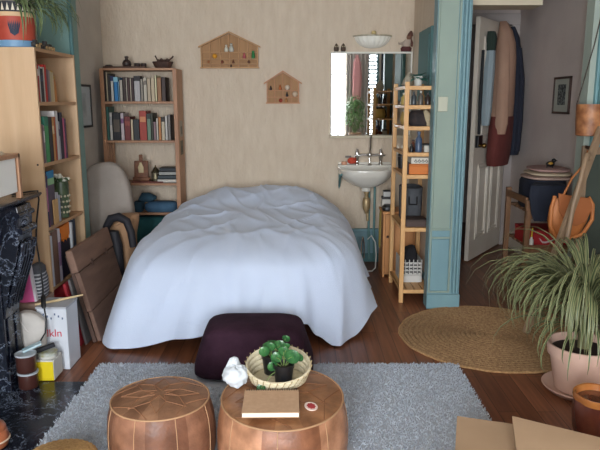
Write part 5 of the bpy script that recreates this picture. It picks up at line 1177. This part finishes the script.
def pilea(label, x, y, z, r, h, leaves, seed):
    t = thing('potted_pilea', label, 'plant', (x, y, z)); q = random.Random(seed)
    m = MB(); m.lathe([(r * .76, 0), (r * .8, .002), (r * .98, h * .82), (r * 1.06, h * .83), (r * 1.08, h), (r * .98, h), (r * .9, h * .8), (0, h * .8)], (x, y, z), 26); m.build('pot', mat('pot_black', (22, 22, 25), .35), t, True)
    m = MB(); m.lathe([(r * .9, h * .8), (r * .5, h * .86), (0.001, h * .86)], (x, y, z), 20); m.build('soil', plain((44, 32, 26), .95), t, True)
    st = MB(); lv = MB(); at = []
    for (dx, dy, dz, R_, tx, ty) in leaves:
        c = Vector((x + dx, y + dy, z + h + dz)); p0 = Vector((x + dx * .1, y + dy * .1, z + h * .8))
        st.tube([p0, p0 + (c - p0) * .5 + Vector((0, 0, .014)), c], .0016, 6)
        nrm = Vector((tx, ty, 1)).normalized(); u = nrm.cross(Vector((.3, 1, .1))).normalized(); w = nrm.cross(u)
        rings = []
        for f, zz in ((.06, -.0), (.4, -.002), (.75, -.0), (1, .004), (.98, .0028), (.7, -.003), (.35, -.004), (.05, -.003)):
            rings.append([c + u * R_ * f * math.cos(2 * PI * k / 20) + w * R_ * f * math.sin(2 * PI * k / 20) * .94 + nrm * zz * (1 + .4 * math.sin(4 * PI * k / 20)) for k in range(20)])
        lv.loft(rings)
    st.build('stem', plain((110, 132, 70)), t, True); lv.build('foliage', mat('pilea_leaf', (30, 84, 44), .3, (54, 112, 56), (30, 30, 30), coat=.2), t, True)
    return t
pilea('green round-leaved plant in the further black pot of the woven basket', -.122, 2.59, .344, .042, .085,
      [(-.03, -.02, .02, .024, -.4, -1.2), (-.005, .0, .032, .022, .1, -.8), (.035, .02, .03, .026, .3, -1.0), (-.02, .03, .03, .02, -.3, -.3), (.06, .05, .05, .018, .3, -.6), (.0, .05, .035, .02, .1, .1)], 1)
pilea('green round-leaved plant in the nearer black pot of the woven basket', -.068, 2.476, .3445, .042, .092,
      [(.035, .02, .02, .033, .3, -1.0), (-.03, .03, .012, .025, -.2, -1.2), (-.045, -.005, -.012, .022, -.5, -1.1), (.0, .035, .035, .024, .1, -.8), (.06, .04, .01, .024, .7, -.5), (.01, .06, .05, .016, .1, -.5), (-.09, -.05, -.085, .019, -.5, -1.3)], 2)
nb = thing('notebook', 'kraft brown spiral notebook lying on the tan pouf', 'notebook', (-.11, 2.3, ZT + .022))
MN = Matrix.Translation((-.112, 2.298, ZT + .03)) @ Matrix.Rotation(R(-.5), 4, 'X') @ Matrix.Rotation(R(1), 4, 'Z')
m = MB(MN); m.box(-.108, -.098, .014, .108, .098, .0165); m.box(-.108, -.098, -.004, .108, .098, -.002); m.build('cover', mat('kraft', (192, 156, 124), .8, (200, 164, 132), (60, 60, 60)), nb)
m = MB(MN); m.box(-.106, -.096, -.002, .106, .096, .014); m.build('pages', PAGE, nb)
m = MB(MN)
for k in range(22):
    xx = -.1 + k * .0095; m.tube([(xx, .09, .017), (xx, .096, .022), (xx, .105, .016), (xx, .105, -.002), (xx, .098, -.006)], .0013, 5)
m.build('spiral', BLACK, nb, True)
tagz = ptop(.043, 2.307)
t = thing('round_coaster', 'tiny round white disc with a red rosette on the tan pouf', 'coaster', (.043, 2.307, tagz))
MC = Matrix.Translation((.043, 2.307, tagz + .002)) @ Matrix.Rotation(R(10), 4, 'Y') @ Matrix.Rotation(R(9), 4, 'X')
m = MB(MC); m.lathe([(.026, 0), (.0265, .002), (.026, .004), (.0005, .004)], (0, 0, 0), 32); m.build('disc', plain((216, 196, 184)), t, True)
m = MB(MC); m.lathe([(.017, .004), (.017, .005), (.0005, .005)], (0, 0, 0), 24, fn=lambda a, z: 1 + .12 * math.cos(8 * a)); m.build('rosette', plain((160, 52, 56)), t)
t = thing('crumpled_cloth', 'crumpled white cloth at the edge of the tan pouf by the basket', 'cloth', (-.26, 2.5, .32))
m = MB(); m.ball((-.268, 2.495, .374), (.05, .045, .045), 36, 24, fn=lambda a, p: 1 + .22 * noise.noise(Vector((math.cos(a) * math.cos(p) * 2.4, math.sin(a) * math.cos(p) * 2.4, math.sin(p) * 2.4 + 5))) + .1 * (1 - abs(noise.noise(Vector((math.cos(a) * 4, math.sin(a) * 4, p * 3)))) * 2)); m.build('body', mat('white_tissue', (206, 212, 218), .9), t, True)
m = MB(); m.ellipses([(.39, -.275, 2.51, .022, .02), (.41, -.28, 2.515, .028, .022), (.44, -.278, 2.52, .016, .012), (.446, -.276, 2.52, .006, .006)], 18, 0, .15, 4); m.build('peak', MATS['white_tissue'], t, True)

# ------------------------------------------------------------------ big plant by the hall
t = thing('potted_spider_plant', 'big arching variegated plant in a pale pink pot by the jute rug', 'plant', (1.5, 3.15, 0))
cx, cy = 1.475, 3.14
PINK = mat('pot_pink', (206, 168, 150), .7, (216, 180, 162), (6, 6, 6))
MB().lathe([(.13, 0), (.165, .004), (.19, .03), (.186, .034), (.16, .012), (0, .010)], (cx, cy, .001), 48).build('saucer', PINK, t, True)
MB().lathe([(.115, .013), (.125, .016), (.16, .2), (.172, .202), (.178, .25), (.176, .262), (.166, .262), (.155, .22), (0, .215)], (cx, cy, .001), 56).build('pot', PINK, t, True)
MB().lathe([(.156, .222), (.09, .236), (.001, .24)], (cx, cy, .001), 30, caps=False).build('soil', plain((52, 36, 28), .95), t, True)
m = MB(); m.lathe([(.03, .225), (.028, .3), (.036, .36), (.02, .39)], (cx, cy, .001), 16); m.build('crown', plain((96, 92, 60), .8), t, True)
LEAF2 = attr_mat('leaf_long', 'edge', (64, 80, 48), (158, 158, 114))
rr = random.Random(21)
straps((cx, cy, .34), 440, rr, .45, .90, .0092, (1.2, 1.57), (2.7, 4.3), lambda r: r.uniform(0, 2 * PI), base_r=.05, seg=10).build('foliage', LEAF2, t, True)
straps((cx, cy, .33), 110, rr, .34, .55, .0088, (.5, 1.2), (2.2, 3.4), lambda r: r.uniform(0, 2 * PI), base_r=.04, seg=9).build('lower_foliage', LEAF2, t, True)
# brown glazed pot
t = thing('glazed_pot', 'shiny dark brown glazed pot with amber rim before the pink pot', 'pot', (1.33, 2.63, 0))
m = MB(); m.lathe([(.07, 0), (.08, .004), (.098, .06), (.106, .14), (.102, .19), (.100, .2)], (1.325, 2.63, .001), 40); m.build('body', mat('glaze_brown', (84, 40, 34), .2, (120, 66, 44), (9, 9, 5), coat=.5), t, True)
m = MB(); m.lathe([(.101, .195), (.106, .215), (.104, .228), (.094, .226), (.088, .19), (.07, .05), (0, .04)], (1.325, 2.63, .001), 40, fn=lambda a, z: 1 + .02 * math.sin(5 * a)); m.build('rim', mat('glaze_amber', (166, 98, 50), .25, (190, 124, 66), (10, 10, 10), coat=.5), t, True)

# ------------------------------------------------------------------ cardboard box, straw basket, copper pot
t = thing('cardboard_box', 'open cardboard box with spread flaps beside the shaggy rug', 'box', (.9, 1.85, 0))
MBX = Matrix.Translation((.80, 1.68, 0)) @ Matrix.Rotation(R(-20), 4, 'Z')
m = MB(MBX); w, d, h = .36, .2, .245
m.box(-w, -d, .016, w, d, .02); m.box(-w, -d, .016, -w + .005, d, h); m.box(w - .005, -d, .016, w, d, h); m.box(-w, -d, .016, w, -d + .005, h); m.box(-w, d - .005, .016, w, d, h); m.build('body', CARD, t)
inv = MBX.inverted()
def flap(pts, th=.005):
    n_ = (Vector(pts[1]) - Vector(pts[0])).cross(Vector(pts[2]) - Vector(pts[0])).normalized() * th
    MB().loft([[Vector(p) for p in pts], [Vector(p) + n_ for p in pts]]).build('flap', CARD, t)
c0, c1, c2, c3 = [MBX @ Vector(p) for p in ((-w, d, h), (w, d, h), (w, -d, h), (-w, -d, h))]
flap([c0 + Vector((0, 0, .002)), c0 + (c1 - c0) * .45 + Vector((0, 0, .002)), Vector((.91, 2.285, .25)), Vector((.633, 2.373, .25))])
flap([c0 + (c1 - c0) * .3 + Vector((0, 0, .009)), c1 + Vector((0, 0, .009)), Vector((1.32, 1.955, .31)), Vector((.821, 2.279, .30))])
flap([c0, c3, c3 + Vector((-.13, -.05, .05)), c0 + Vector((-.10, -.02, .0))])
t = thing('straw_basket', 'round straw basket with ribbed lid on the shaggy rug edge', 'basket', (-.92, 2.235, .0265))
SX, SY = -.925, 2.235; STRAW = mat('straw', (166, 126, 76), .85, (196, 156, 102), (90, 90, 40), bump=.4)
m = MB(); m.lathe([(.09, .0268), (.13, .05), (.145, .11), (.138, .14), (.0005, .14)], (SX, SY, 0), 180, fn=lambda a, z: 1 + .012 * math.cos(36 * a)); m.build('body', STRAW, t, True)
m = MB(); m.lathe([(.135, .141), (.141, .148), (.136, .156), (.128, .157), (.126, .162), (.112, .163), (.108, .168), (.092, .168), (.086, .173), (.066, .172), (.058, .177), (.036, .175), (.03, .18), (.001, .181)], (SX, SY, 0), 180, fn=lambda a, z: 1 + .02 * math.cos(36 * a)); m.build('lid', STRAW, t, True)
t = thing('copper_jar', 'small shiny copper brown jar on the marble hearth', 'jar', (-1.35, 2.56, .0125))
m = MB(); m.lathe([(.05, 0), (.06, .006), (.068, .04), (.06, .075), (.052, .082)], (-1.345, 2.56, .0125), 32); m.build('body', mat('jar_copper', (150, 84, 54), .3, (176, 104, 70), (14, 14, 14)), t, True)
m = MB(); m.lathe([(.056, .08), (.058, .088), (.05, .105), (.03, .118), (.001, .122)], (-1.345, 2.56, .0125), 32); m.build('lid', MATS['jar_copper'], t, True)
m = MB(); m.torus((-1.345, 2.56, .05), .068, .004, 40, 8); m.build('pale_ring', plain((206, 184, 160)), t, True)

# ------------------------------------------------------------------ plant behind the viewpoint, seen in the mirror
t = thing('mirrored_plant', 'bushy green houseplant on a stool seen in the mirror before the grey curtain', 'plant', (1.15, -1.65, 0))
m = MB(); m.lathe([(.16, .60), (.17, .61), (.17, .64), (0, .64)], (1.15, -1.65, 0), 30)
for k in range(3): a = k * 2.09; m.cyl((1.15 + .15 * math.cos(a), -1.65 + .15 * math.sin(a), 0), (1.15 + .1 * math.cos(a), -1.65 + .1 * math.sin(a), .6), .016)
m.build('stool', OLDP, t, True)
MB().lathe([(.1, .641), (.14, .84), (.145, .86), (.13, .86), (.11, .8), (0, .8)], (1.15, -1.65, 0), 30).build('pot', plain((176, 150, 130)), t, True)
rr = random.Random(9); m = MB()
for k in range(420):
    th, ph = rr.uniform(0, 2 * PI), rr.uniform(-.6, 1.5); r_ = rr.uniform(.4, 1) ** .6
    c = Vector((1.15 + .25 * r_ * math.cos(th) * math.cos(ph), -1.65 + .22 * r_ * math.sin(th) * math.cos(ph), 1.2 + .42 * r_ * math.sin(ph)))
    d = Vector((math.cos(th), math.sin(th), rr.uniform(-.8, .3))).normalized(); s = d.cross(Vector((0, 0, 1))).normalized(); L_ = rr.uniform(.06, .11)
    m.loft([[c - s * .004, c + s * .004], [c + d * L_ * .4 - s * .022, c + d * L_ * .4 + s * .022], [c + d * L_ - s * .002 - Vector((0, 0, .02)), c + d * L_ + s * .002 - Vector((0, 0, .02))]], False, False)
for k in range(14): a = k * .45; m.tube([(1.15, -1.65, .8), (1.15 + .12 * math.cos(a), -1.65 + .12 * math.sin(a), 1.1), (1.15 + .2 * math.cos(a), -1.65 + .18 * math.sin(a), 1.4)], .005, 5)
m.build('foliage', mat('plant_green', (66, 112, 62), .5, (120, 150, 100), (16, 16, 16)), t)

# ------------------------------------------------------------------ light: daylight through the windows behind the viewpoint
w = bpy.data.worlds.new('sky'); bpy.context.scene.world = w; w.use_nodes = True
bg = w.node_tree.nodes['Background']; bg.inputs[0].default_value = (.78, .88, 1, 1); bg.inputs[1].default_value = 1.2
def area(name, x0, x1, z0, z1, power, col):
    l = bpy.data.lights.new(name, 'AREA'); l.shape = 'RECTANGLE'; l.size = x1 - x0; l.size_y = z1 - z0; l.energy = power; l.color = col
    o = bpy.data.objects.new(name, l); C.objects.link(o); o.location = ((x0 + x1) / 2, YF - .22, (z0 + z1) / 2); o.rotation_euler = (R(90), 0, 0)
    return o
area('window_daylight', -1.45, -.3, .55, 2.6, 150, (.88, .945, 1.0))
area('window_daylight', .25, 1.02, .55, 2.6, 80, (.9, .95, 1.0))
area('window_daylight', 1.44, 1.7, .55, 2.6, 14, (.9, .95, 1.0))

# ------------------------------------------------------------------ camera
cam = bpy.data.cameras.new('camera'); co = bpy.data.objects.new('camera', cam); C.objects.link(co)
cam.sensor_width = 36; cam.lens = 637 / 600 * 36; cam.clip_start = .05
co.location = (0, 0, 1.5); co.rotation_euler = (R(90 - 11), 0, 0)
bpy.context.scene.camera = co
vs_ = bpy.context.scene.view_settings
vs_.view_transform = 'Standard'; vs_.look = 'None'; vs_.gamma = 1; vs_.exposure = 1.0; vs_.use_curve_mapping = False
